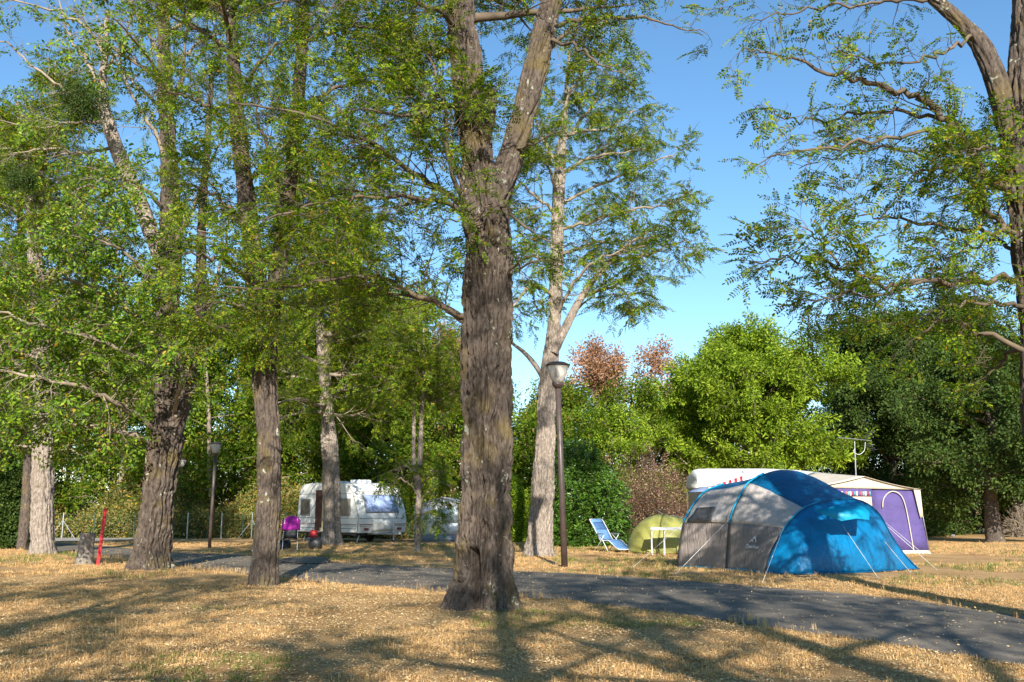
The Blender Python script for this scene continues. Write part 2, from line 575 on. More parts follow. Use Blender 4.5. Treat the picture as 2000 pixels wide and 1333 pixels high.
GROUPS = {}
def scatter(name, pos, fwd, sc, key, parent=None, up=None, roll=0.5, vi=None, temps=None):
    """one object whose leaves, blades or flakes sit at pos, each pointing along fwd"""
    pos = np.asarray(pos, float)
    n = len(pos)
    x = unit(np.asarray(fwd, float))
    u = np.tile([0, 0, 1.0], (n, 1)) if up is None else np.asarray(up, float)
    u = u + RNG.normal(size=(n, 3)) * roll
    y = unit(np.cross(u, x))
    z = np.cross(x, y)
    eul = np.stack([np.arctan2(y[:, 2], z[:, 2]), -np.arcsin(np.clip(x[:, 2], -1, 1)), np.arctan2(x[:, 1], x[:, 0])], 1)
    me = bpy.data.meshes.new(name)
    me.vertices.add(n)
    me.vertices.foreach_set('co', pos.ravel())
    me.attributes.new('rot', 'FLOAT_VECTOR', 'POINT').data.foreach_set('vector', eul.astype(np.float32).ravel())
    me.attributes.new('sc', 'FLOAT', 'POINT').data.foreach_set('value', np.broadcast_to(np.asarray(sc, np.float32), (n,)).astype(np.float32).copy())
    tl = temps or T[key]
    v = RNG.integers(0, len(tl), n) if vi is None else np.asarray(vi)
    me.attributes.new('vi', 'INT', 'POINT').data.foreach_set('value', v.astype(np.int32))
    me.update()
    o = obj(name, me, parent)
    if key not in GROUPS:
        GROUPS[key] = scatter_group(tl)
    md = o.modifiers.new('scatter', 'NODES')
    md.node_group = GROUPS[key]
    o['kind'] = 'stuff'
    return o

# ---------------------------------------------------------------- trees
def trunk_mesh(name, pts, rad, m, around=28, seg=.05, amp=.02, flare=0.0, seed=1, slot=None, fx=17.0, fz=.8):
    """a furrowed trunk: ridges and fissures are modelled in the surface"""
    pr = smooth_path(np.hstack([np.asarray(pts, float), np.asarray(rad, float)[:, None]]), 8)
    ln = np.concatenate([[0], np.cumsum(np.linalg.norm(np.diff(pr[:, :3], axis=0), axis=1))])
    n = max(8, int(ln[-1] / seg))
    s = np.linspace(0, ln[-1], n)
    p = np.stack([np.interp(s, ln, pr[:, k]) for k in range(4)], 1)
    t, a, b = frames(p[:, :3])
    ang = np.linspace(0, 2 * math.pi, around, endpoint=False)
    dirs = a[:, None, :] * np.cos(ang)[None, :, None] + b[:, None, :] * np.sin(ang)[None, :, None]
    r = p[:, 3][:, None] * np.ones(around)[None, :]
    h = s[:, None] * np.ones(around)[None, :]
    if flare:
        lob = 0.55 + 0.9 * noise3(np.stack([np.cos(ang) * 1.6, np.sin(ang) * 1.6, np.full(around, seed * 3.1)], 1), seed)[None, :]
        r = r * (1 + flare * np.exp(-h / 0.22) * lob + flare * .35 * np.exp(-h / .5))
    base = dirs * p[:, 3][:, None, None]
    q = np.stack([base[..., 0] * fx, base[..., 1] * fx, h * fz + base[..., 2] * 0], -1)
    wv = noise3(np.stack([base[..., 0] * 5, base[..., 1] * 5, h * 3.2], -1), seed + 5) - .5
    q[..., 0] += wv * 1.1
    q[..., 1] += wv * 1.1
    rid = 1 - np.abs(2 * noise3(q, seed) - 1)
    rid2 = 1 - np.abs(2 * noise3(q * np.array([1.7, 1.7, 2.2]) + 9.3, seed + 2) - 1)
    fine = noise3(q * np.array([2.6, 2.6, 16]), seed + 3)
    big = noise3(np.stack([base[..., 0] * 3, base[..., 1] * 3, h * 1.1], -1), seed + 4) - .5
    sz = np.clip(p[:, 3] / .3, .25, 1.2)[:, None]
    dsp = -2.2 * rid ** 5 - .4 * rid ** 2 - 1.2 * rid2 ** 5 + .8 * (fine - .5)
    r = r + amp * sz * (dsp - dsp.mean() - .55) + big * p[:, 3][:, None] * .14
    if slot:
        a0, h0, h1, wd, dp = slot
        da = (ang[None, :] - a0 + math.pi) % (2 * math.pi) - math.pi
        prof = np.clip((h - h0) / .18, 0, 1) * np.clip((h1 - h) / .12, 0, 1)
        r = r - dp * prof * np.exp(-((da + .25 * (h - h0)) / (wd * (1.2 - .5 * (h - h0) / (h1 - h0)))) ** 4)
    v = (p[:, None, :3] + dirs * r[..., None]).reshape(-1, 3)
    i = np.arange(n - 1)[:, None] * around
    k = np.arange(around)[None, :]
    k2 = (k + 1) % around
    f = np.stack([i + k, i + k2, i + around + k2, i + around + k], -1).reshape(-1, 4)
    return new_mesh(name, v, f, m, True)

class Crown:
    def __init__(self):
        self.tv, self.tf, self.n = [], [], 0
        self.pos, self.fwd, self.sc = [], [], []
    def tube(self, p, r, n):
        v, f = tube_geo(np.asarray(p, float), np.asarray(r, float), n)
        self.tv.append(v); self.tf.append(f + self.n); self.n += len(v)
    def leaf(self, p, d, s):
        self.pos.append(p); self.fwd.append(d); self.sc.append(s)

def wander(p, d, L, n, w, trop):
    out = [np.array(p, float)]
    d = unit(d)
    for _ in range(n):
        d = unit(d + RNG.normal(size=3) * w + np.asarray(trop) / n)
        out.append(out[-1] + d * L / n)
    return np.array(out)

def at_t(p, t):
    x = t * (len(p) - 1)
    i = min(int(x), len(p) - 2)
    return p[i] + (p[i + 1] - p[i]) * (x - i), unit(p[i + 1] - p[i])

def twigs(C, p, r, n, Lr, leaf=.75, flat=.55, scale=1.0, t0=.15, sub=3, droop=0.0, density=1.0, fine=3, ang=(35, 75)):
    """branchlets with twigs and leaf sprays along the limb p"""
    for k in range(n):
        t = t0 + (1 - t0) * (k + RNG.random()) / n
        q, tan = at_t(p, min(t, .999))
        az = RNG.normal(size=3)
        az[2] *= (1 - flat)
        az = unit(az - tan * np.dot(az, tan))
        a = math.radians(RNG.uniform(*ang))
        d = unit(tan * math.cos(a) + az * math.sin(a) + np.array([0, 0, .12]))
        L = RNG.uniform(*Lr) * (1.15 - .55 * t)
        rr = max(.004, .32 * np.interp(t, [0, 1], [r[0], r[-1]]))
        rr = min(rr, .012 + .012 * L)
        b = wander(q, d, L, 5, .17, (0, 0, .15 - droop))
        C.tube(b, np.linspace(rr, .003, 6), 4)
        if RNG.random() > leaf:
            bare = True
        else:
            bare = False
        ns = max(2, int(sub * L / max(Lr[1], .01) * 1.3 + .5))
        for j in range(ns):
            t2 = .2 + .8 * (j + RNG.random()) / ns
            q2, tan2 = at_t(b, min(t2, .999))
            az2 = RNG.normal(size=3); az2[2] *= (1 - flat)
            d2 = unit(tan2 * .7 + unit(az2) * .8 + np.array([0, 0, .05 - droop * .5]))
            L2 = L * RNG.uniform(.25, .5) * (1.1 - .4 * t2)
            c = wander(q2, d2, L2, 3, .2, (0, 0, -droop * .5))
            C.tube(c, np.linspace(max(.003, rr * .5), .002, 4), fine)
            if bare and RNG.random() < .85:
                continue
            m = max(1, int(density * L2 / (.20 * scale) + RNG.random()))
            for i in range(m):
                t3 = 1.0 if i == 0 else RNG.uniform(.15, .95)
                q3, tan3 = at_t(c, min(t3, .999))
                e = RNG.normal(size=3) * .5
                e[2] = e[2] * .5 - .12 - droop * .5
                C.leaf(q3, unit(tan3 + e), scale * RNG.uniform(.75, 1.2))

def finish_tree(name, label, base, C, trunk_meshes, key, twig_mat, cat='tree', group=None, crown_name='crown'):
    root = thing(name, label, cat, base, 0, group)
    inv = -np.array(base)
    for nm, me in trunk_meshes:
        me.transform(Matrix.Translation(Vector(inv)))
        obj(nm, me, root)
    if C.tv:
        me = new_mesh('branches', np.vstack(C.tv) + inv, np.vstack(C.tf), twig_mat, True)
        o = obj('branches', me, root)
        o['kind'] = 'stuff'
    if C.pos:
        scatter(crown_name, np.array(C.pos) + inv, np.array(C.fwd), np.array(C.sc), key, root)
    return root

def px_path(rows, Y):
    """rows of (px, py, width in px, depth offset) -> points and radii"""
    pts, rad = [], []
    for row in rows:
        dy = row[3] if len(row) > 3 else 0.0
        p = P(row[0], row[1], Y + dy)
        pts.append(p)
        rad.append(row[2] / 2 * np.linalg.norm(p - np.array([0, 0, EYE])) / math.hypot(FPX, 318.5) if len(row) > 2 else 0)
    return np.array(pts), np.array(rad)

def limb_px(C, rows, Y, w0, w1, n, Lr, sides=7, wob=.03, **kw):
    """a limb drawn through picture positions (px, py, depth offset), then furnished with twigs"""
    pts = np.array([P(a[0], a[1], Y + (a[2] if len(a) > 2 else 0)) for a in rows])
    p = smooth_path(pts, 5)
    p[1:-1] += RNG.normal(size=(len(p) - 2, 3)) * wob
    k = Y / FPX / 2
    r = np.linspace(w0 * k, w1 * k, len(p))
    C.tube(p, r, sides)
    if n:
        twigs(C, p, r, n, Lr, **kw)
    return p

def auto_limbs(C, p, r, n, L, t0, t1, tw_n, tw_L, elev=(10, 45), azr=(0, 360), sides=6, **kw):
    """main limbs leaving a stem between t0 and t1 of its length"""
    for k in range(n):
        t = t0 + (t1 - t0) * (k + RNG.random()) / n
        q, tan = at_t(p, min(t, .999))
        a = math.radians(RNG.uniform(*azr)); e = math.radians(RNG.uniform(*elev))
        d = np.array([math.cos(a) * math.cos(e), math.sin(a) * math.cos(e), math.sin(e)])
        LL = L * RNG.uniform(.65, 1.15) * (1.15 - .5 * (t - t0) / max(1e-6, t1 - t0))
        b = wander(q, d, LL, 8, .13, (0, 0, .12))
        r0 = max(.012, .38 * np.interp(t, [0, 1], [r[0], r[-1]]))
        rr = np.linspace(r0, .008, 9)
        C.tube(b, rr, sides)
        twigs(C, b, rr, tw_n, tw_L, **kw)

print('helpers ready')
# ---------------------------------------------------------------- ground, road, grass
def poly_px(rows):
    return np.array([G(a, b)[:2] for a, b in rows])

near_edge = [(2700, 1440), (2000, 1303), (1750, 1262), (1500, 1226), (1250, 1190), (1080, 1171), (860, 1158), (700, 1143), (545, 1130), (440, 1116), (335, 1106), (200, 1087), (110, 1079), (0, 1073), (-250, 1066)]
far_edge = [(2700, 1296), (2000, 1206), (1750, 1170), (1500, 1147), (1250, 1129), (1080, 1119), (860, 1110), (700, 1102), (600, 1094), (450, 1084), (335, 1079), (200, 1067), (110, 1061), (0, 1056), (-250, 1050)]
def edge_line(rows):
    e = smooth_path(poly_px(rows), 14)
    ln = np.concatenate([[0], np.cumsum(np.linalg.norm(np.diff(e, axis=0), axis=1))])
    s = np.linspace(0, ln[-1], 260)
    e = np.stack([np.interp(s, ln, e[:, k]) for k in range(2)], 1)
    w = noise3(np.stack([s * 1.1, s * 0, s * 0], 1), 9) + .5 * noise3(np.stack([s * 4, s * 0, s * 0 + 4], 1), 8) - .75
    e[:, 1] += w * .16
    return e
NE, FE = edge_line(near_edge), edge_line(far_edge)
ROAD = np.vstack([NE, FE[::-1]])
# a short turning that leaves the road towards the caravan, and a gravel track farther back
SPUR = poly_px([(548, 1100), (560, 1093), (600, 1090), (640, 1093), (640, 1101), (600, 1104)])
TRACK = poly_px([(-300, 1042), (0, 1047), (150, 1049), (300, 1044), (420, 1040), (420, 1048), (300, 1054), (150, 1059), (0, 1058), (-300, 1052)])

def inside(poly, pts):
    x, y = pts[:, 0], pts[:, 1]
    r = np.zeros(len(pts), bool)
    j = len(poly) - 1
    for i in range(len(poly)):
        xi, yi = poly[i]; xj, yj = poly[j]
        c = ((yi > y) != (yj > y)) & (x < (xj - xi) * (y - yi) / (yj - yi + 1e-12) + xi)
        r ^= c
        j = i
    return r

def dist_poly(poly, pts):
    d = np.full(len(pts), 1e9)
    for i in range(0, len(poly)):
        a, b = poly[i - 1], poly[i]
        ab = b - a
        t = np.clip(((pts - a) @ ab) / (ab @ ab + 1e-12), 0, 1)
        d = np.minimum(d, np.linalg.norm(pts - (a + t[:, None] * ab), axis=1))
    return d

def bumps(pts):
    q = np.column_stack([pts, np.zeros(len(pts))])
    return .05 * (noise3(q * .45, 21) - .5) + .03 * (noise3(q * 1.7, 22) - .5) + .014 * (noise3(q * 5, 23) - .5)

def axis(lo, hi, fine_lo, fine_hi, step):
    a = list(np.arange(fine_lo, fine_hi + step, step))
    s = step; x = fine_lo
    left = []
    while x > lo:
        s *= 1.25; x -= s; left.append(max(x, lo))
    s = step; x = a[-1]
    while x < hi:
        s *= 1.25; x += s; a.append(min(x, hi))
    return np.array(left[::-1] + a)
gx = axis(-900, 900, -14, 14, .2)
gy = axis(-300, 1500, 4, 34, .2)
XX, YY = np.meshgrid(gx, gy)
gp = np.column_stack([XX.ravel(), YY.ravel()])
small = (np.abs(gp[:, 0]) < 40) & (gp[:, 1] > -5) & (gp[:, 1] < 60)
dr = np.full(len(gp), 5.0)
dr[small] = dist_poly(ROAD[::4], gp[small])
inr = inside(ROAD, gp)
near_road = np.where(inr, 0, np.clip((dr - .05) / .8, 0, 1))
gzv = gz(gp[:, 0], gp[:, 1]) + bumps(gp) * near_road + np.where(inr, -.012, .02 * near_road)
nx, ny = len(gx), len(gy)
i = (np.arange(ny - 1)[:, None] * nx + np.arange(nx - 1)[None, :]).ravel()
gf = np.stack([i, i + 1, i + nx + 1, i + nx], 1)

def ground_mat():
    m, nt, N, L, B = mat('dry_grass_ground')
    v = coords(nt)
    def noise(s, d=5.0, r=.6):
        n = nnode(nt, 'ShaderNodeTexNoise', i_Scale=s, i_Detail=d, i_Roughness=r)
        L.new(v, n.inputs['Vector'])
        return n.outputs[0]
    base = ramp(nt, [(.30, (.33, .175, .078)), (.45, (.55, .335, .15)), (.62, (.69, .455, .215)), (.8, (.74, .535, .29))])
    L.new(noise(38.0, 8.0, .78), base.inputs[0])
    pat = ramp(nt, [(.35, (.72, .66, .60)), (.6, (1.0, 1.0, 1.0))])
    L.new(noise(.55, 5.0, .65), pat.inputs[0])
    mul = nnode(nt, 'ShaderNodeMixRGB', blend_type='MULTIPLY')
    mul.inputs[0].default_value = 1.0
    L.new(base.outputs[0], mul.inputs[1])
    L.new(pat.outputs[0], mul.inputs[2])
    gr = nnode(nt, 'ShaderNodeMapRange')
    gr.inputs['From Min'].default_value = .56
    gr.inputs['From Max'].default_value = .72
    gr.inputs['To Max'].default_value = .55
    L.new(noise(.33, 4.0), gr.inputs['Value'])
    mg = nnode(nt, 'ShaderNodeMixRGB')
    mg.inputs[2].default_value = (.21, .20, .06, 1)
    L.new(gr.outputs[0], mg.inputs[0])
    L.new(mul.outputs[0], mg.inputs[1])
    L.new(mg.outputs[0], B.inputs['Base Color'])
    B.inputs['Roughness'].default_value = .95
    B.inputs['Specular IOR Level'].default_value = .1
    b = nnode(nt, 'ShaderNodeBump', i_Strength=1.0, i_Distance=.05)
    L.new(noise(30.0, 8.0, .75), b.inputs['Height'])
    L.new(b.outputs[0], B.inputs['Normal'])
    return m
ground = obj('ground', new_mesh('ground', np.column_stack([gp, gzv]), gf, ground_mat()))
tag(ground, 'dry straw-coloured grass ground of the campsite', None, None, 'structure')

def strip(name, A, Bv, m, lift, cols=9):
    V = []
    for t in np.linspace(0, 1, cols):
        q = A * (1 - t) + Bv * t
        V.append(np.column_stack([q, gz(q[:, 0], q[:, 1]) + lift + .02 * math.sin(math.pi * t)]))
    V = np.array(V)
    n = V.shape[1]
    i = (np.arange(cols - 1)[:, None] * n + np.arange(n - 1)[None, :]).ravel()
    return obj(name, new_mesh(name, V.reshape(-1, 3), np.stack([i, i + 1, i + n + 1, i + n], 1), m))

def asphalt(name, lo, hi, dust):
    m, nt, N, L, B = mat(name)
    v = coords(nt)
    n = nnode(nt, 'ShaderNodeTexNoise', i_Scale=70.0, i_Detail=6.0, i_Roughness=.8)
    L.new(v, n.inputs['Vector'])
    r = ramp(nt, [(.3, lo), (.6, hi), (.78, tuple(min(1, x * 2.2) for x in hi))])
    L.new(n.outputs[0], r.inputs[0])
    n2 = nnode(nt, 'ShaderNodeTexNoise', i_Scale=1.3, i_Detail=5.0, i_Roughness=.65)
    L.new(v, n2.inputs['Vector'])
    mr = nnode(nt, 'ShaderNodeMapRange')
    mr.inputs['From Min'].default_value = .40
    mr.inputs['From Max'].default_value = .75
    mr.inputs['To Max'].default_value = dust
    L.new(n2.outputs[0], mr.inputs['Value'])
    mx = nnode(nt, 'ShaderNodeMixRGB')
    mx.inputs[2].default_value = (.33, .27, .20, 1)
    L.new(mr.outputs[0], mx.inputs[0])
    L.new(r.outputs[0], mx.inputs[1])
    L.new(mx.outputs[0], B.inputs['Base Color'])
    B.inputs['Roughness'].default_value = .85
    B.inputs['Specular IOR Level'].default_value = .12
    b = nnode(nt, 'ShaderNodeBump', i_Strength=.7, i_Distance=.012)
    L.new(n.outputs[0], b.inputs['Height'])
    L.new(b.outputs[0], B.inputs['Normal'])
    return m
M['asphalt'] = asphalt('asphalt', (.052, .045, .038), (.165, .147, .125), .75)
M['gravel'] = asphalt('gravel', (.22, .19, .16), (.42, .38, .33), .4)
road = strip('road', NE, FE, M['asphalt'], .006)
tag(road, 'worn grey asphalt lane crossing the campsite', None, None, 'structure')
def flat_poly(name, poly, m, lift):
    e = smooth_path(np.vstack([poly, poly[:1]]), 6)[:-1]
    c = e.mean(0)
    V, F = [], []
    rings = 5
    for k in range(rings):
        q = c + (e - c) * (1 - k / rings)
        V.append(np.column_stack([q, gz(q[:, 0], q[:, 1]) + lift + .006 * k]))
    n = len(e)
    for k in range(rings - 1):
        for j in range(n):
            F.append((k * n + j, k * n + (j + 1) % n, (k + 1) * n + (j + 1) % n, (k + 1) * n + j))
    F.append(tuple((rings - 1) * n + j for j in range(n)))
    return obj(name, new_mesh(name, np.vstack(V), F, m))
tag(flat_poly('path', TRACK, M['gravel'], .04), 'pale gravel track beyond the lane', None, None, 'structure')
tag(flat_poly('driveway', SPUR, M['asphalt'], .045), 'short asphalt turning towards the caravan', None, None, 'structure')

def ground_points(n, y0, y1, power=1.0, widen=.64):
    y = y0 + (y1 - y0) * RNG.random(n) ** power
    x = (RNG.random(n) * 2 - 1) * (y * widen + 1.0)
    return np.column_stack([x, y])
def on_ground(p):
    d = dist_poly(ROAD[::4], p)
    k = np.clip((d - .05) / .8, 0, 1)
    return gz(p[:, 0], p[:, 1]) + (bumps(p) + .02) * k
def flat_dir(n):
    a = RNG.random(n) * 6.283
    return np.column_stack([np.cos(a), np.sin(a), np.zeros(n)])

def grass(name, label, n, y0, y1, key, size, power, keep=None):
    p = ground_points(n, y0, y1, power)
    ok = ~inside(ROAD, p) & ~inside(TRACK, p) & ~inside(SPUR, p)
    if keep is not None:
        ok &= keep(p)
    p = p[ok]
    o = scatter(name, np.column_stack([p, on_ground(p)]), flat_dir(len(p)), size * RNG.uniform(.6, 1.35, len(p)), key, None, None, .12)
    return tag(o, label, None, None, 'stuff')
patch = lambda f, lo, s: (lambda p: noise3(np.column_stack([p * f, np.zeros(len(p))]), s) > lo * RNG.uniform(.75, 1.25, len(p)))
grass('dry_grass', 'short dry straw grass over the near ground', 34000, 5.0, 17.5, 'tuft', .8, .85, patch(.9, .42, 31))
grass('dry_grass', 'dry straw grass between the lane and the tents', 26000, 16.0, 44.0, 'tuft', 1.25, .8, patch(.5, .36, 33))
grass('green_grass', 'sparse greenish grass tufts in the foreground', 9000, 5.5, 14.0, 'green_tuft', .7, .9, lambda p: (noise3(np.column_stack([p * .5, np.zeros(len(p)) + 3]), 35) > .78) | ((p[:, 0] < -2.0) & (p[:, 1] < 9.5) & (noise3(np.column_stack([p * .8, np.zeros(len(p))]), 36) > .6)))
grass('green_grass', 'greenish grass patches beyond the lane', 9000, 17.0, 40.0, 'green_tuft', 1.3, .8, patch(.35, .60, 37))
lp = ground_points(15000, 5.0, 19.0, .85)
lp = lp[~inside(ROAD, lp)]
lit = scatter('leaf_litter', np.column_stack([lp, on_ground(lp) + .004]), flat_dir(len(lp)), RNG.uniform(.5, .95, len(lp)), 'flakes', None, None, .05)
tag(lit, 'fallen dry leaflets strewn over the near grass', None, None, 'stuff')
lp = ground_points(9000, 6.0, 34.0, .7)
lp = lp[inside(ROAD, lp)]
lit2 = scatter('leaf_litter', np.column_stack([lp, gz(lp[:, 0], lp[:, 1]) + .026]), flat_dir(len(lp)), RNG.uniform(.7, 1.3, len(lp)), 'flake_few', None, None, .02)
tag(lit2, 'fallen yellow leaflets scattered on the asphalt lane', None, None, 'stuff')

# taller dry stalks along both edges of the lane
ep = np.vstack([NE, FE])
ep = ep[(ep[:, 1] > 6) & (ep[:, 1] < 34)]
ep = np.repeat(ep, 5, axis=0) + RNG.normal(size=(len(ep) * 5, 2)) * .16
ep = ep[noise3(np.column_stack([ep * .9, np.zeros(len(ep))]), 44) > .52]
stalk = [blade_tuft('stalk_tuft', M['straw'], 9, .15, .06, .45), blade_tuft('stalk_tuft', M['straw'], 5, .24, .04, .4)]
es = scatter('edge_grass', np.column_stack([ep, gz(ep[:, 0], ep[:, 1]) + .005]), flat_dir(len(ep)), RNG.uniform(.3, .85, len(ep)), 'stalk', None, None, .1, temps=stalk)
tag(es, 'taller dry grass stalks fringing the asphalt lane', None, None, 'stuff')
# ---------------------------------------------------------------- near trees
def base_of(px, py):
    return G(px, py)

# the forked tree in the middle
def centre_tree():
    b = base_of(945, 1190)
    Y = b[1]
    C = Crown()
    rows = [(944, 1212, 118), (945, 1150, 108), (948, 1080, 99), (950, 950, 96), (951, 800, 95), (951, 650, 96), (952, 560, 91), (951, 460, 88), (943, 405, 84), (936, 350, 70), (930, 290, 63), (918, 200, 60), (908, 100, 57), (895, 0, 56), (878, -150, 46, .1), (860, -330, 34, .3), (850, -560, 18, .5)]
    p, r = px_path(rows, Y)
    ta = trunk_mesh('trunk', p, r, M['bark'], 260, .022, .042, .5, 3, slot=(4.50, .08, 1.05, .24, .28))
    rows = [(955, 440, 40, .05), (968, 390, 52), (985, 345, 50), (1010, 270, 48), (1034, 180, 46), (1054, 100, 45), (1068, 40, 40), (1085, -30, 36), (1110, -160, 30, .1), (1150, -330, 20, .2), (1170, -480, 10, .2)]
    p2, r2 = px_path(rows, Y)
    tb = trunk_mesh('limb', p2, r2, M['bark'], 130, .025, .03, 0, 5)
    rows = [(940, 290, 20), (955, 245, 20), (961, 205, 18), (964, 176, 15)]
    p3, r3 = px_path(rows, Y - .1)
    tc = trunk_mesh('broken_stub', p3, r3, M['bark'], 30, .02, .02, 0, 6)
    tw = dict(leaf=.8, flat=.65, sub=5, density=1.2, wob=.02)
    ta_ = dict(leaf=.8, flat=.55, sub=4, density=1.0)
    # long limbs reaching left
    limb_px(C, [(912, 620), (860, 598), (790, 566), (730, 540), (640, 548, -.4), (540, 566, -.8), (440, 560, -1.0)], Y, 13, 3, 20, (.6, 1.3), **tw)
    limb_px(C, [(908, 632), (850, 590, .5), (780, 575, .9), (690, 560, 1.4), (600, 540, 1.8)], Y, 10, 3, 18, (.6, 1.2), **tw)
    limb_px(C, [(915, 410), (880, 385), (820, 345, -.4), (740, 290, -.8), (660, 250, -1.2), (560, 215, -1.5), (450, 200, -1.8)], Y, 15, 3, 24, (.6, 1.4), **tw)
    limb_px(C, [(918, 420), (870, 400, -.6), (800, 385, -1.2), (720, 382, -1.8), (620, 400, -2.2), (520, 430, -2.6)], Y, 12, 3, 22, (.6, 1.3), **tw)
    limb_px(C, [(912, 395), (890, 330, .6), (850, 250, 1.0), (790, 180, 1.4), (700, 120, 1.8)], Y, 12, 3, 22, (.6, 1.4), **tw)
    limb_px(C, [(905, 405), (875, 300, -.5), (868, 200, -.8), (840, 120, -1.0), (780, 40, -1.2)], Y, 11, 3, 20, (.5, 1.1), **tw)
    limb_px(C, [(905, 110), (850, 90, .4), (770, 60, .7), (680, 50, 1.0), (580, 20, 1.3)], Y, 12, 3, 22, (.6, 1.3), **tw)
    limb_px(C, [(900, 60), (850, 20, -.6), (760, -10, -1.2), (640, -20, -1.6), (520, 10, -2.0)], Y, 12, 3, 22, (.6, 1.3), **tw)
    limb_px(C, [(915, 200), (860, 210, -.8), (780, 225, -1.4), (690, 215, -2.0)], Y, 12, 3, 10, (.5, 1.0), **tw)
    # whorl of dead sticks at the fork
    for rows in ([(925, 440, -.3), (900, 428, -.5), (850, 425, -.7), (835, 432, -.8)], [(930, 430, -.4), (950, 405, -.5), (975, 400, -.6), (1005, 415, -.6)], [(920, 445, -.35), (945, 425, -.5), (948, 380, -.6)], [(930, 425, -.4), (935, 440, -.6), (905, 432, -.7)]):
        limb_px(C, rows, Y, 5, 1.5, 3, (.2, .4), sides=4, leaf=0)
    # right-hand limbs, thinly leaved
    limb_px(C, [(1062, 55), (1110, 45), (1170, 38, .3), (1240, 32, .5), (1310, 50, .7), (1380, 66, .8)], Y, 12, 2, 11, (.35, .8), leaf=.3, flat=.4, sub=4)
    limb_px(C, [(1066, 70), (1120, 90, -.3), (1170, 125, -.5), (1225, 150, -.6)], Y, 9, 2, 9, (.3, .7), leaf=.35, flat=.4, sub=4)
    limb_px(C, [(1050, 120), (1090, 80, .4), (1130, 40, .6), (1190, 0, .8), (1260, -20, 1)], Y, 12, 3, 12, (.4, .9), **tw)
    limb_px(C, [(1000, 300), (1040, 280, -.4), (1100, 255, -.6)], Y, 8, 2, 6, (.3, .6), leaf=.5)
    limb_px(C, [(955, 350), (1000, 420, -.5), (1060, 470, -.9), (1130, 480, -1.2)], Y, 7, 2, 8, (.3, .7), leaf=.6)
    limb_px(C, [(985, 545), (1010, 520, -.3), (1060, 500, -.5), (1100, 505, -.6)], Y, 7, 2, 6, (.3, .6), leaf=.6)
    # the crown above the picture
    auto_limbs(C, p[-5:], r[-5:], 9, 2.6, 0, 1, 10, (.6, 1.3), (0, 50), **ta_)
    auto_limbs(C, p2[-4:], r2[-4:], 7, 2.2, 0, 1, 9, (.6, 1.2), (0, 50), **ta_)
    finish_tree('locust_tree', 'large forked locust tree with a hollow at its base, in the middle foreground', b, C, [('trunk', ta), ('limb', tb), ('broken_stub', tc)], 'locust', M['twig'])

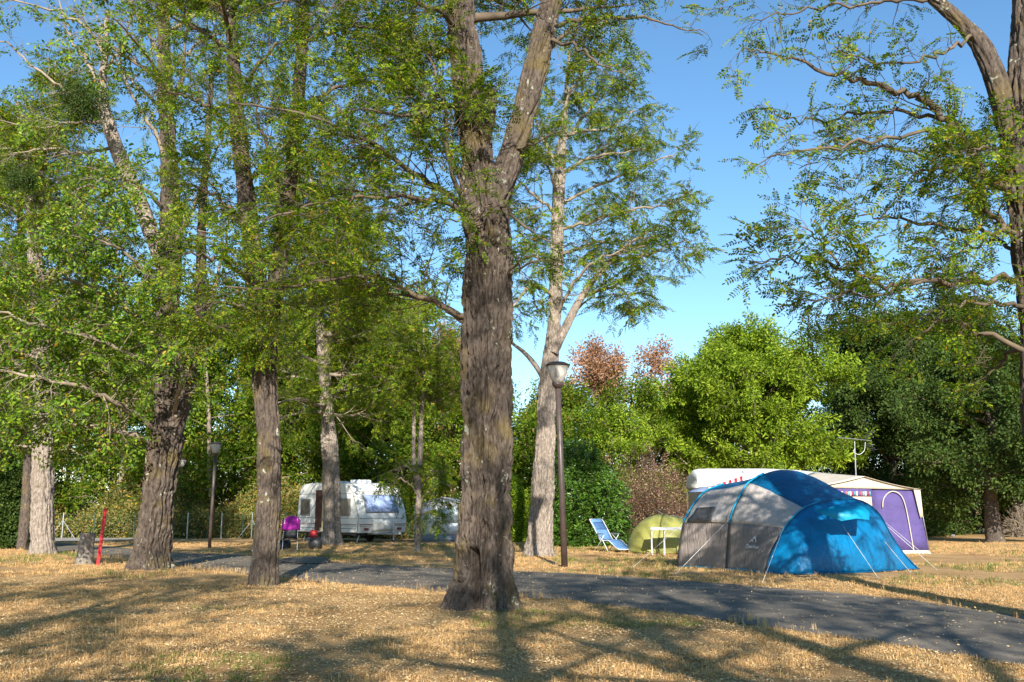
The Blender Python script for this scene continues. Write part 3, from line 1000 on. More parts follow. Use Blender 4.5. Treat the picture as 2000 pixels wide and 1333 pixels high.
def right_tree():
    b = np.array([P(2035, 900, 12.2)[0], 12.2, 0.0])
    Y = 12.2
    C = Crown()
    k = Y / FPX
    low = [np.array([b[0] + .12, Y, -.06]), np.array([b[0] + .10, Y, .6]), P(2035, 800, Y)]
    rows = [(2036, 640, 67), (2018, 520, 64), (2004, 400, 62), (1996, 300, 64), (1999, 200, 59), (2006, 100, 53), (2010, 0, 46), (2014, -150, 37, .2), (2004, -330, 26, .4), (1999, -520, 13, .4)]
    p, r = px_path(rows, Y)
    pts = np.vstack([low, p]); rad = np.concatenate([[.30, .26, .24], r])
    ta = trunk_mesh('trunk', pts, rad, M['bark'], 110, .018, .03, .3, 11)
    rows = [(1984, 330, 26), (1968, 240, 37), (1944, 150, 35), (1911, 82, 30), (1866, 35, 25), (1821, -5, 22), (1746, -70, 18, -.2), (1646, -150, 13, -.4), (1566, -210, 7, -.5)]
    p2, r2 = px_path(rows, Y)
    tb = trunk_mesh('limb', p2, r2, M['bark'], 64, .02, .026, 0, 12)
    s = dict(leaf=.34, flat=.35, sub=4, density=.6)
    f = dict(leaf=.9, flat=.45, sub=5, density=1.1)
    limb_px(C, [(1978, 372), (1925, 336), (1882, 275), (1841, 228), (1799, 190), (1736, 173), (1662, 157, -.2), (1584, 126, -.3), (1500, 105, -.4), (1452, 94, -.4)], Y, 24, 2, 20, (.3, .75), **s)
    limb_px(C, [(1851, 236), (1767, 215, .2), (1694, 220, .3), (1610, 236, .5), (1531, 231, .6), (1479, 205, .6)], Y, 9, 2, 16, (.3, .65), **s)
    limb_px(C, [(1851, 247), (1741, 273, -.3), (1636, 289, -.5), (1531, 304, -.6), (1473, 320, -.7)], Y, 9, 2, 16, (.3, .65), **s)
    limb_px(C, [(1880, 290), (1800, 300, .4), (1720, 290, .6), (1640, 300, .8), (1560, 330, .9)], Y, 8, 2, 14, (.3, .6), **s)
    limb_px(C, [(1985, 470), (1930, 400), (1890, 350, -.2), (1840, 330, -.4), (1780, 345, -.5)], Y, 16, 3, 16, (.35, .8), **f)
    limb_px(C, [(1985, 455), (1920, 448), (1846, 446), (1762, 428), (1694, 420), (1631, 394)], Y, 10, 2, 14, (.3, .6), leaf=.5, flat=.4, sub=3)
    limb_px(C, [(1995, 545), (1900, 550, -.3), (1788, 551, -.5), (1715, 551, -.6), (1631, 520, -.7), (1557, 504, -.8), (1470, 512, -.8)], Y, 13, 3, 20, (.35, .7), **f)
    limb_px(C, [(1800, 551, -.5), (1715, 572, -.8), (1626, 588, -.9), (1545, 590, -1.0)], Y, 6, 2, 12, (.3, .6), **f)
    limb_px(C, [(1640, 520, -.7), (1600, 470, -.7), (1560, 440, -.8)], Y, 5, 2, 7, (.3, .5), **f)
    limb_px(C, [(2010, 690), (1925, 656, .2), (1851, 632, .3), (1767, 640, .4), (1690, 630, .5)], Y, 12, 2, 14, (.4, .8), leaf=.35, flat=.35, sub=4)
    limb_px(C, [(2000, 600), (1930, 590, -.4), (1860, 600, -.7), (1800, 650, -.9)], Y, 10, 3, 14, (.4, .8), **f)
    limb_px(C, [(1990, 500), (1950, 470, .6), (1900, 480, 1.0), (1850, 510, 1.3)], Y, 10, 3, 14, (.4, .9), **f)
    limb_px(C, [(1985, 330), (1960, 300, -.6), (1920, 290, -1.0), (1890, 310, -1.2)], Y, 9, 3, 12, (.35, .7), **f)
    limb_px(C, [(2010, 700), (1980, 690, .5), (1940, 720, 1.0), (1900, 760, 1.4)], Y, 10, 3, 12, (.4, .8), **f)
    limb_px(C, [(1830, 5), (1760, 0), (1690, 10, .2), (1610, 16, .3), (1530, 26, .4), (1462, 42, .4)], Y, 9, 2, 14, (.3, .65), **s)
    limb_px(C, [(1900, 70), (1850, 100, -.3), (1790, 120, -.5), (1700, 120, -.6), (1630, 90, -.7)], Y, 8, 2, 12, (.3, .6), **s)
    auto_limbs(C, pts[-4:], rad[-4:], 9, 2.6, 0, 1, 10, (.6, 1.2), (0, 50), leaf=.7, sub=3)
    auto_limbs(C, pts[4:8], rad[4:8], 7, 2.4, 0, 1, 10, (.5, 1.1), (0, 35), (-80, 80), leaf=.8, sub=3)
    finish_tree('locust_tree', 'locust tree at the right edge with thinly leaved branches against the sky', b, C, [('trunk', ta), ('limb', tb)], 'locust', M['twig'])

def left_tree():
    b = base_of(296, 1113)
    Y = b[1]
    C = Crown()
    rows = [(292, 1128, 76), (297, 1085, 63), (306, 1010, 58), (315, 930, 58), (324, 870, 62), (328, 820, 51), (326, 740, 41), (328, 640, 40), (331, 520, 39), (333, 400, 35), (328, 280, 30), (322, 150, 24), (318, 0, 19), (312, -200, 11)]
    p, r = px_path(rows, Y)
    ta = trunk_mesh('trunk', p, r, M['bark'], 150, .03, .042, .42, 21, fx=15)
    rows = [(322, 885, 34), (340, 830, 39), (358, 780, 34), (374, 720, 29), (386, 640, 22), (392, 540, 19), (395, 420, 15), (405, 280, 12), (415, 120, 8)]
    p2, r2 = px_path(rows, Y - .1)
    tb = trunk_mesh('limb', p2, r2, M['bark'], 48, .03, .03, 0, 22)
    rows = [(330, 560, 28), (305, 480, 28), (270, 390, 27), (236, 310, 26), (212, 245, 24), (198, 185, 18), (205, 110, 11), (210, 20, 8)]
    p3, r3 = px_path(rows, Y + .3)
    tc = trunk_mesh('limb', p3, r3, M['bark_pale'], 40, .03, .025, 0, 23)
    w = dict(leaf=.97, flat=.4, sub=5, density=1.9, droop=.25, scale=1.1)
    Lr = (.8, 1.9)
    limb_px(C, [(300, 865), (235, 845, -.5), (150, 830, -1.0), (60, 815, -1.4), (-40, 800, -1.8)], Y, 13, 4, 26, Lr, **w)
    limb_px(C, [(310, 850), (250, 800, -1.0), (170, 760, -2.0), (80, 740, -2.6), (-20, 720, -3.0)], Y, 11, 4, 28, Lr, **w)
    limb_px(C, [(322, 760), (260, 700, -.8), (180, 660, -1.6), (90, 640, -2.2), (0, 610, -2.6)], Y, 11, 4, 28, Lr, **w)
    limb_px(C, [(325, 680), (260, 610, -.6), (180, 560, -1.2), (90, 540, -1.8), (10, 540, -2.2)], Y, 11, 4, 28, Lr, **w)
    limb_px(C, [(330, 600), (290, 540, -1.0), (220, 480, -1.8), (140, 460, -2.4)], Y, 10, 3, 24, Lr, **w)
    limb_px(C, [(372, 730), (400, 680, -.8), (430, 640, -1.4), (470, 620, -1.8)], Y, 10, 3, 12, (.6, 1.3), **w)
    limb_px(C, [(335, 820), (350, 760, -1.0), (350, 700, -1.5), (340, 660, -1.8)], Y, 9, 3, 12, (.6, 1.2), **w)
    limb_px(C, [(385, 640), (420, 560, .4), (440, 480, .8), (450, 400, 1)], Y, 10, 3, 12, (.7, 1.5), **w)
    limb_px(C, [(331, 500), (370, 420, -.6), (400, 340, -1), (430, 280, -1.2)], Y, 10, 3, 14, (.7, 1.5), **w)
    limb_px(C, [(332, 420), (270, 360, -1), (210, 350, -1.8), (140, 380, -2.4)], Y, 10, 3, 14, (.7, 1.5), **w)
    limb_px(C, [(330, 330), (290, 240, -.5), (250, 170, -.8), (230, 80, -1)], Y, 9, 3, 12, (.7, 1.5), **dict(w, leaf=.6))
    # open grey branching at the top left
    for rows in ([(205, 215), (150, 190, -.3), (90, 150, -.6), (20, 90, -.8), (-40, 70, -1)], [(200, 190), (170, 120, .3), (130, 60, .5), (110, -20, .6)], [(212, 240), (150, 240, .5), (80, 250, .9), (0, 235, 1.2)],
                 [(205, 140), (240, 80), (260, 20), (280, -60)], [(225, 290), (160, 300, -.6), (100, 290, -1), (20, 300, -1.3)], [(205, 110), (150, 40, -.4), (60, 10, -.8), (-20, 0, -1)], [(322, 150), (380, 90), (440, 60, .3), (500, 0, .4)], [(326, 220), (260, 160, .5), (200, 60, .8), (160, -40, 1)]):
        limb_px(C, rows, Y + .3, 8, 2, 14, (.6, 1.5), leaf=.42, flat=.3, sub=4, density=.9, scale=1.15)
    auto_limbs(C, p[-4:], r[-4:], 8, 3, 0, 1, 10, (.8, 1.6), (5, 55), leaf=.7, sub=4, scale=1.2)
    finish_tree('broadleaf_tree', 'stout leaning tree with low drooping leafy branches beside the red stake', b, C, [('trunk', ta), ('limb', tb), ('limb', tc)], 'broad', M['twig_pale'])
    return Y

def second_tree():
    b = base_of(514, 1147)
    Y = b[1]
    C = Crown()
    rows = [(513, 1160, 48), (517, 1110, 47), (523, 1020, 45), (525, 920, 44), (523, 820, 44), (517, 740, 47), (516, 680, 49), (512, 620, 48), (500, 540, 40), (488, 450, 35), (476, 350, 32), (465, 240, 28), (456, 120, 24), (450, 0, 20), (445, -180, 13)]
    p, r = px_path(rows, Y)
    ta = trunk_mesh('trunk', p, r, M['bark'], 130, .025, .03, .25, 31)
    rows = [(520, 680, 30), (532, 610, 35), (543, 530, 32), (556, 430, 29), (569, 330, 26), (580, 220, 24), (589, 100, 21), (595, -20, 18), (600, -180, 11)]
    p2, r2 = px_path(rows, Y + .1)
    tb = trunk_mesh('limb', p2, r2, M['bark'], 52, .028, .024, 0, 32)
    w = dict(leaf=.82, flat=.6, sub=5, density=1.25)
    for rows in ([(505, 560), (450, 520, -.4), (400, 500, -.8), (340, 490, -1.2)], [(545, 560), (600, 520, -.4), (660, 500, -.8), (720, 480, -1)], [(490, 460), (440, 400, .5), (390, 370, .8), (330, 350, 1)], [(555, 440), (610, 390, .5), (680, 370, .8), (760, 390, 1)],
                 [(478, 370), (520, 320, -.6), (560, 280, -1.0), (620, 270, -1.2)], [(570, 330), (630, 300, .4), (700, 310, .7), (780, 320, 1)], [(470, 290), (420, 220, -.5), (370, 190, -.8), (300, 180, -1)], [(580, 220), (640, 180, .3), (720, 160, .6), (800, 180, .8)],
                 [(462, 200), (500, 140, -.6), (540, 90, -.8), (600, 70, -1)], [(455, 110), (400, 60, .4), (350, 30, .6), (280, 40, .8)], [(590, 90), (650, 60, -.4), (720, 50, -.7), (800, 90, -.9)], [(450, 20), (500, -20, .3), (560, -30, .5)], [(515, 640), (470, 600, -.7), (430, 590, -1.1), (380, 610, -1.4)],
                 [(535, 600), (590, 590, -.5), (640, 610, -.8), (690, 600, -1)], [(452, 60), (420, 0, -.4), (380, -40, -.6)], [(560, 400), (530, 330, -.8), (510, 250, -1.2), (500, 180, -1.4)]):
        limb_px(C, rows, Y, 10, 3, 16, (.5, 1.3), **w)
    # ivy and red creeper on the trunk
    for _ in range(70):
        q = P(RNG.uniform(470, 535), RNG.uniform(560, 700), Y - .35 + RNG.uniform(-.1, .1))
        C.leaf(q, unit(np.array([RNG.normal() * .5, -1, -.6])), 1.0)
    auto_limbs(C, p[-3:], r[-3:], 6, 2.5, 0, 1, 9, (.6, 1.3), (5, 55), **w)
    auto_limbs(C, p2[-3:], r2[-3:], 6, 2.5, 0, 1, 9, (.6, 1.3), (5, 55), **w)
    finish_tree('locust_tree', 'slim locust tree, second from the middle tree to the left, at the lane edge', b, C, [('trunk', ta), ('limb', tb)], 'locust', M['twig'])

def lamp_tree():
    b = base_of(1053, 1086)
    Y = b[1]
    C = Crown()
    rows = [(1052, 1098, 56), (1055, 1040, 48), (1060, 960, 44), (1065, 860, 39), (1069, 770, 35), (1074, 710, 33), (1082, 640, 28), (1086, 560, 26), (1088, 470, 25), (1091, 380, 23), (1096, 300, 19), (1101, 255, 14), (1106, 180, 8), (1112, 100, 6)]
    p, r = px_path(rows, Y)
    ta = trunk_mesh('trunk', p, r, M['bark_pale'], 110, .035, .03, .3, 41)
    rows = [(1082, 690, 16), (1100, 650, 18), (1125, 600, 15), (1150, 560, 13), (1185, 518, 10), (1225, 480, 7), (1270, 450, 4)]
    p2, r2 = px_path(rows, Y - .2)
    tb = trunk_mesh('limb', p2, r2, M['bark_pale'], 32, .04, .02, 0, 42)
    rows = [(1070, 760, 9), (1050, 720, 10), (1025, 690, 8), (1000, 670, 6), (970, 640, 4)]
    p3, r3 = px_path(rows, Y)
    tc = trunk_mesh('limb', p3, r3, M['bark_pale'], 28, .04, .02, 0, 43)
    w = dict(leaf=.92, flat=.65, sub=5, density=1.35, scale=1.3)
    Lr = (.8, 1.8)
    for rows in ([(1088, 500), (1150, 480), (1220, 470, .4), (1290, 460, .6), (1345, 440, .8)], [(1090, 450), (1160, 430, -.6), (1230, 410, -1), (1300, 400, -1.3), (1340, 380, -1.5)], [(1092, 400), (1150, 370, .6), (1220, 340, 1), (1290, 310, 1.3), (1320, 300, 1.4)],
                 [(1094, 340), (1150, 310, -.5), (1210, 300, -.8), (1260, 290, -1)], [(1098, 280), (1140, 230, .4), (1180, 180, .6), (1230, 130, .8)], [(1100, 260), (1110, 190, -.4), (1150, 120, -.6), (1180, 70, -.8)], [(1100, 265), (1150, 255), (1200, 245, .4), (1240, 215, .6)],
                 [(1090, 420), (1040, 380, -.6), (1010, 350, -1)], [(1088, 520), (1040, 500, .5), (1000, 520, .8), (960, 540, 1)], [(1095, 330), (1060, 270, .6), (1030, 200, 1), (1020, 140, 1.2)], [(1140, 580), (1200, 560, -.4), (1230, 580, -.6)], [(1085, 580), (1040, 560, -.7), (1010, 590, -1), (985, 620, -1.2)],
                 [(1190, 515), (1250, 500, .3), (1310, 480, .6), (1340, 470, .7)], [(1085, 620), (1130, 540, -.9), (1190, 500, -1.4), (1260, 480, -1.8)], [(1092, 390), (1070, 320, -.9), (1060, 250, -1.3)]):
        limb_px(C, rows, Y, 8, 2, 14, Lr, **w)
    limb_px(C, [(1085, 660), (1130, 600, .3), (1180, 580, .5), (1275, 572, .6)], Y, 6, 1.5, 9, (.5, 1.0), leaf=.25, sub=3)
    finish_tree('locust_tree', 'pale-barked locust tree with the lamp shadow on its trunk, left of the round hedge', b, C, [('trunk', ta), ('limb', tb), ('limb', tc)], 'locust_big', M['twig_pale'])

def small_trees():
    w = dict(leaf=.9, flat=.65, sub=4, density=1.15, scale=1.4)
    # far left
    b = base_of(83, 1084); Y = b[1]; C = Crown()
    p, r = px_path([(84, 1094, 42), (83, 1040, 38), (83, 950, 35), (83, 860, 33), (81, 740, 29), (75, 600, 26), (67, 470, 23), (60, 390, 20), (48, 310, 15), (36, 200, 9)], Y)
    tr = trunk_mesh('trunk', p, r, M['bark_pale'], 90, .035, .03, .28, 51)
    p2, r2 = px_path([(67, 470, 12), (80, 400, 11), (85, 320, 10), (100, 240, 7), (110, 120, 4)], Y)
    tl = trunk_mesh('limb', p2, r2, M['bark_pale'], 24, .05, .02, 0, 52)
    auto_limbs(C, p[3:], r[3:], 26, 3.6, .05, 1, 12, (.9, 2.0), (-15, 40), **w)
    auto_limbs(C, p2, r2, 8, 2.6, .2, 1, 10, (.9, 1.8), (0, 50), **w)
    for rows in ([(80, 880), (40, 870), (-20, 862)], [(85, 890), (140, 880, -.4), (175, 905, -.6)], [(84, 870), (120, 830), (140, 800)]):
        limb_px(C, rows, Y, 6, 1.5, 5, (.4, .9), leaf=0)
    finish_tree('locust_tree', 'straight pale trunk nearest the left edge, left of the stump', b, C, [('trunk', tr), ('limb', tl)], 'locust_big', M['twig_pale'])
    b = base_of(44, 1074); Y = b[1]; C = Crown()
    p, r = px_path([(43, 1080, 18), (50, 1000, 17), (55, 900, 16), (56, 800, 14), (50, 600, 11), (40, 440, 10), (38, 300, 5)], Y)
    tr = trunk_mesh('trunk', p, r, M['bark'], 32, .05, .02, .2, 53)
    auto_limbs(C, p[2:], r[2:], 16, 3.2, .05, 1, 11, (.9, 2.0), (-10, 45), **w)
    finish_tree('locust_tree', 'thin dark trunk just behind the leftmost pale trunk', b, C, [('trunk', tr)], 'locust_big', M['twig'])
    # in front of the caravan
    b = base_of(648, 1068); Y = b[1]; C = Crown()
    p, r = px_path([(648, 1076, 44), (648, 1030, 36), (648, 960, 33), (645, 900, 33), (640, 820, 26), (636, 760, 24), (632, 700, 23), (627, 645, 21), (618, 560, 16), (612, 440, 12), (606, 320, 7)], Y)
    tr = trunk_mesh('trunk', p, r, M['bark_pale'], 56, .04, .03, .18, 54)
    p2, r2 = px_path([(633, 710, 16), (643, 660, 14), (650, 600, 12), (662, 480, 10), (670, 360, 6)], Y)
    tl = trunk_mesh('limb', p2, r2, M['bark_pale'], 24, .06, .02, 0, 55)
    auto_limbs(C, p[4:], r[4:], 32, 3.8, .0, 1, 13, (1.0, 2.2), (-6, 35), **w)
    auto_limbs(C, p2, r2, 10, 3.2, .2, 1, 12, (1.0, 2.0), (-10, 40), **w)
    finish_tree('locust_tree', 'locust tree whose trunk stands right in front of the caravan door', b, C, [('trunk', tr), ('limb', tl)], 'locust_big', M['twig_pale'])
    b = base_of(815, 1079); Y = b[1]; C = Crown()
    p, r = px_path([(815, 1084, 13), (817, 1020, 11), (818, 950, 11), (821, 880, 10), (824, 800, 8), (826, 720, 7), (828, 640, 4)], Y)
    tr = trunk_mesh('trunk', p, r, M['bark_pale'], 24, .05, .012, .15, 56)
    p2, r2 = px_path([(816, 960, 8), (810, 920, 9), (808, 860, 8), (809, 800, 6), (806, 720, 4)], Y)
    tl = trunk_mesh('limb', p2, r2, M['bark_pale'], 20, .06, .012, 0, 57)
    for rows in ([(818, 990), (835, 960, -.3), (860, 945, -.5), (880, 950, -.6)], [(818, 975), (800, 945, -.3), (780, 935, -.5), (765, 945, -.6)], [(820, 960), (840, 920), (855, 925)], [(820, 1010), (835, 1000), (842, 1005)], [(820, 930), (790, 910, .4), (775, 920, .6)]):
        limb_px(C, rows, Y, 4, 1.5, 7, (.5, 1.0), leaf=1, flat=.4, sub=4, density=1.0, scale=1.3, droop=.4)
    auto_limbs(C, p[4:], r[4:], 12, 2.0, .0, 1, 9, (.7, 1.5), (-15, 40), **w)
    auto_limbs(C, p2[3:], r2[3:], 6, 1.8, .0, 1, 9, (.7, 1.4), (-15, 40), **w)
    finish_tree('locust_tree', 'slender twin-stemmed young tree in front of the caravan drawbar', b, C, [('trunk', tr), ('limb', tl)], 'locust_big', M['twig_pale'])

def wild_tree(name, label, x, y, h, r0, spread, key, twig, n=12, sc=1.0, crown0=.25, leaf=.95, bark='bark', lean=0.0, tw_n=10, density=1.0, elev=(5, 55), group=None, flat=.3, dome=True):
    """a whole tree farther off: trunk, limbs in a dome, leaf clumps along the twigs"""
    z = float(gz(x, y)) - .05
    C = Crown()
    p = np.array([[x, y, z], [x + lean * .2, y, z + h * .3], [x + lean * .6 + RNG.normal() * .15, y, z + h * .6], [x + lean, y, z + h * .93]])
    p = smooth_path(p, 5)
    r = np.interp(np.linspace(0, 1, len(p)), [0, .5, 1], [r0, r0 * .6, r0 * .12])
    tr = trunk_mesh('trunk', p, r, M[bark], 20, .12, .03, .25, int(RNG.integers(1, 999)))
    m = len(p)
    for k in range(n):
        t = crown0 + (.97 - crown0) * (k + RNG.random()) / n
        q, tan = at_t(p, t)
        u = (t - crown0) / (1 - crown0)
        e = math.radians(np.interp(u, [0, 1], elev) + RNG.normal() * 10)
        a = k * 2.4 + RNG.normal() * .4
        L = spread * ((.55 + .9 * u - 1.2 * u * u) if dome else (1.05 - .75 * u)) * 1.25 * RNG.uniform(.75, 1.15)
        d = np.array([math.cos(a) * math.cos(e), math.sin(a) * math.cos(e), math.sin(e)])
        b = wander(q, d, max(L, .6), 7, .12, (0, 0, .2))
        rr = np.linspace(max(.02, r0 * .35 * (1 - u * .6)), .012, 8)
        C.tube(b, rr, 5)
        twigs(C, b, rr, tw_n, (spread * .22, spread * .48), leaf=leaf, flat=flat, scale=sc, sub=4, density=density, t0=.25)
    return finish_tree(name, label, (x, y, z), C, [('trunk', tr)], key, M[twig], group=group)

def dome_bush(name, label, c, rad, n, key, stems, twig, sc=1.0, seed=1, cat='bush', shell=.45, up=.3, parent=None, stem_r=.012):
    """a shrub: stems from the base and leaf sprays filling an uneven dome"""
    C = Crown()
    c = np.array(c, float); rad = np.array(rad, float)
    d = unit(RNG.normal(size=(n, 3)))
    d[:, 2] = np.abs(d[:, 2]) * 1.1 - .12
    k = .72 + .55 * noise3(d * 2.3 + seed * 7.7, seed)
    q = shell + (1 - shell) * RNG.random(n) ** .6
    pos = c + d * rad * (k * q)[:, None]
    pos[:, 2] = np.maximum(pos[:, 2], c[2] + .06)
    fw = unit(d + RNG.normal(size=(n, 3)) * .45 + np.array([0, 0, up]))
    for i in range(n):
        C.leaf(pos[i], fw[i], sc * RNG.uniform(.7, 1.25))
    for i in range(stems):
        j = int(RNG.integers(0, n))
        b0 = c + np.array([RNG.normal() * rad[0] * .22, RNG.normal() * rad[1] * .22, -.04])
        mid = (b0 + pos[j]) / 2 + RNG.normal(size=3) * rad * .06 + np.array([0, 0, rad[2] * .1])
        C.tube(smooth_path([b0, mid, pos[j]], 3), np.linspace(stem_r, .004, 7), 4)
    root = thing(name, label, cat, c)
    me = new_mesh('stems', np.vstack(C.tv) - c, np.vstack(C.tf), M[twig], True)
    tag(obj('stems', me, root), kind='stuff')
    scatter('foliage', np.array(C.pos) - c, np.array(C.fwd), np.array(C.sc), key, root)
    return root

centre_tree(); right_tree(); left_tree(); second_tree(); lamp_tree(); small_trees()

# mistletoe balls hanging in the left trees
def mistletoe(label, px, py, Y, R):
    c = P(px, py, Y)
    root = thing('mistletoe', label, 'mistletoe', c)
    n = int(120 * R / .4)
    d = unit(RNG.normal(size=(n, 3)))
    scatter('foliage', d * (R * (.55 + .9 * noise3(d * 1.9 + px, 5)) * RNG.random(n) ** .5)[:, None] * np.array([1, 1, .85]), d + np.array([0, 0, -.3]), RNG.uniform(.7, 1.2, n), 'mistletoe', root)
    mb = MB()
    for k in range(26):
        mb.tube([(0, 0, 0), d[k] * R * .5 + rv(.03), d[k] * R * .95], [.012, .008, .004], 4, False)
    tag(mb.build('stems', M['twig'], root), kind='stuff')
mistletoe('dark round mistletoe ball on the upper left branches', 163, 200, 21.2, .55)
mistletoe('small mistletoe clump near the left edge of the tree tops', 40, 350, 26.0, .45)

# trees outside the picture behind the viewer, known from the shadows they throw
def behind_tree(label, x, y, h, spread, n, dens=1.0, leaf=.85, r0=.46):
    wild_tree('locust_tree', label, x, y, h, r0, spread, 'locust_big', 'twig', n, 1.5, .36, leaf, 'bark', RNG.normal() * .5, 10, dens, (0, 60), flat=.5)
behind_tree('locust tree behind the viewpoint whose shadow darkens the left foreground grass', -4.6, -3.5, 11.0, 5.0, 11, 1.0, .5)
behind_tree('locust tree behind the viewpoint whose trunk shadow runs up to the middle tree', .8, -5.5, 13.0, 5.0, 10, .8, .35, .33)
behind_tree('locust tree behind the viewpoint whose shadow streaks the grass right of the middle tree', 2.5, -8.5, 13.5, 4.6, 9, .8, .4)
behind_tree('locust tree behind the viewpoint whose branches shade the lane on the right', 4.8, -3.5, 11.0, 5.0, 11, 1.1, .5)
behind_tree('locust tree behind the viewpoint shading the far left grass', -11.0, -2.0, 12.5, 4.4, 14, .8, .5)
behind_tree('tall locust tree far behind the viewpoint dappling the left trunks', -6.5, -9.0, 16.0, 4.2, 12, .6, .4)

# ---------------------------------------------------------------- trees and shrubs beyond the camp
def spot(px, Y):
    return (px - 1000) / FX * Y

wild_tree('walnut_tree', 'bright yellow-green rounded tree behind the camper roof', spot(1452, 52), 52, 9.2, .26, 7.4, 'lime', 'twig_pale', 26, 1.1, .2, .95, 'bark_pale', .3, 15, 1.0, (5, 62))
wild_tree('walnut_tree', 'small yellow-green tree between the lamp and the bright rounded tree', spot(1190, 48), 48, 6.0, .16, 3.3, 'lime', 'twig_pale', 15, 1.0, .1, .75, 'bark_pale', .2, 10, .8, (0, 60))
wild_tree('oak_tree', 'dark green oak right of the bright yellow-green tree', spot(1745, 57), 57, 12.6, .35, 5.6, 'dark', 'twig', 34, 1.5, .05, .98, 'bark', .4, 14, 1.2, (-12, 65))
wild_tree('oak_tree', 'dark green oak behind the right-hand trunk at the edge', spot(1890, 63), 63, 14.5, .4, 6.5, 'dark', 'twig', 32, 1.6, .06, .98, 'bark', .0, 14, 1.2, (-12, 65))
wild_tree('oak_tree', 'dark tree with a clear trunk at the far right lawn', spot(1937, 44), 44, 8.0, .40, 4.6, 'dark', 'twig', 18, 1.4, .33, .98, 'bark', .0, 12, 1.1, (-15, 55))
wild_tree('oak_tree', 'dark green tree beyond the right edge of the lawn', spot(2130, 56), 56, 13.0, .4, 6.0, 'dark', 'twig', 22, 1.5, .1, .98, 'bark', .0, 13, 1.2, (-5, 65))
wild_tree('oak_tree', 'brown withered tree top just right of the lamp head', spot(1180, 66), 66, 12.4, .25, 4.8, 'brown', 'twig_pale', 16, 1.2, .45, .75, 'bark_pale', 0, 11, .8, (15, 65))
wild_tree('oak_tree', 'sparse brown withered tree top left of the bright tree', spot(1300, 68), 68, 12.8, .22, 4.6, 'brown', 'twig_pale', 14, 1.2, .4, .6, 'bark_pale', 0, 10, .7, (25, 75))
wild_tree('oak_tree', 'brown withered tree seen left of the middle trunk', spot(868, 64), 64, 13.6, .25, 3.8, 'brown', 'twig_pale', 16, 1.3, .3, .95, 'bark_pale', 0, 11, 1.0, (10, 60))
for lab, px, Y, h, s in (('slim dark-trunked locust tree behind the caravan roof', 695, 57, 13.5, 4.2), ('grey-trunked locust tree seen right of the caravan, before the wood', 735, 55, 10.5, 3.6), ('locust tree of the wood edge behind the farther lamp', 452, 60, 14.5, 4.8),
                       ('locust tree at the wood edge behind the red stake', 215, 61, 14.5, 4.8), ('locust tree of the wood edge behind the slim lane tree', 560, 61, 15.0, 4.6), ('tall locust tree at the wood edge behind the dark left bush', -40, 56, 15.0, 5.0)):
    wild_tree('locust_tree', lab, spot(px, Y), Y, h, .24, s, 'wood', 'twig_pale', 20, 1.25, .30, .93, 'bark_pale', RNG.normal() * .5, 11, 1.0, (-10, 60), flat=.55)

# the wood behind, which reads as one mass
def woodland():
    C = Crown()
    tubes = []
    vi = []
    def one(x, y, h, s, species, n):
        z = float(gz(x, y)) - .1
        p = wander((x, y, z), (0, 0, 1), h * .92, 6, .05, (0, 0, .2))
        C.tube(p, np.linspace(.22, .05, 7), 6)
        for k in range(n):
            t = .06 + .92 * (k + RNG.random()) / n
            q, tan = at_t(p, min(t, .99))
            a = RNG.random() * 6.283
            e = math.radians(-8 + 60 * t + RNG.normal() * 8)
            L = s * (.7 + .7 * t - 1.1 * t * t) * RNG.uniform(.7, 1.2)
            b = wander(q, (math.cos(a) * math.cos(e), math.sin(a) * math.cos(e), math.sin(e)), max(.8, L), 5, .14, (0, 0, .1))
            C.tube(b, np.linspace(.05, .012, 6), 4)
            for j in range(16):
                q2, tn = at_t(b, RNG.uniform(.2, .999))
                q2 = q2 + RNG.normal(size=3) * np.array([.45, .45, .28])
                C.leaf(q2, unit(tn + RNG.normal(size=3) * .6), RNG.uniform(1.0, 1.7))
                vi.append(species if RNG.random() > .04 else 4)
    for px in np.arange(-330, 1120, 62):
        Y = RNG.uniform(56, 62)
        one(spot(px, Y), Y, RNG.uniform(14, 17) if px < 850 else RNG.uniform(8, 9.5), 4.2, int(RNG.integers(0, 3)), 19)
    for px in np.arange(-400, 1000, 75):
        Y = RNG.uniform(68, 76)
        one(spot(px, Y), Y, RNG.uniform(17.5, 21) if px < 820 else 11.5, 4.8, int(RNG.integers(0, 3)), 16)
    for px in np.arange(960, 1480, 58):
        Y = RNG.uniform(60, 66)
        one(spot(px, Y), Y, RNG.uniform(9.6, 11.0), 4.2, int(RNG.integers(0, 3)), 17)
    for px in np.arange(1500, 2700, 80):
        Y = RNG.uniform(66, 74)
        one(spot(px, Y), Y, RNG.uniform(11, 14), 5.0, 3, 17)
    root = thing('woodland', 'mixed green wood closing the view behind the campsite', None)
    root['kind'] = 'stuff'
    tag(obj('trunks', new_mesh('trunks', np.vstack(C.tv), np.vstack(C.tf), M['twig_pale']), root), kind='stuff')
    scatter('foliage', np.array(C.pos), np.array(C.fwd), np.array(C.sc), 'woodmix', root, vi=np.array(vi), temps=T['wood'] + [T['dark'][0], T['under'][0]])
    # brambles and dry undergrowth at the wood's foot
    n = 11000
    Y = RNG.uniform(51.8, 60, n); px = RNG.uniform(-350, 1150, n)
    x = (px - 1000) / FX * Y
    hgt = (1.2 + .42 * (Y - 51.8)) * 1.5 * noise3(np.column_stack([x * .35, Y * .2, Y * 0]), 61) * RNG.random(n) ** .7 + .1
    pos = np.column_stack([x, Y, gz(x, Y) + hgt])
    u = scatter('undergrowth', pos, flat_dir(n) + np.array([0, 0, .4]), RNG.uniform(.8, 1.5, n), 'under')
    tag(u, 'tangled dry brambles and bushes along the foot of the wood', None, None, 'stuff')
woodland()

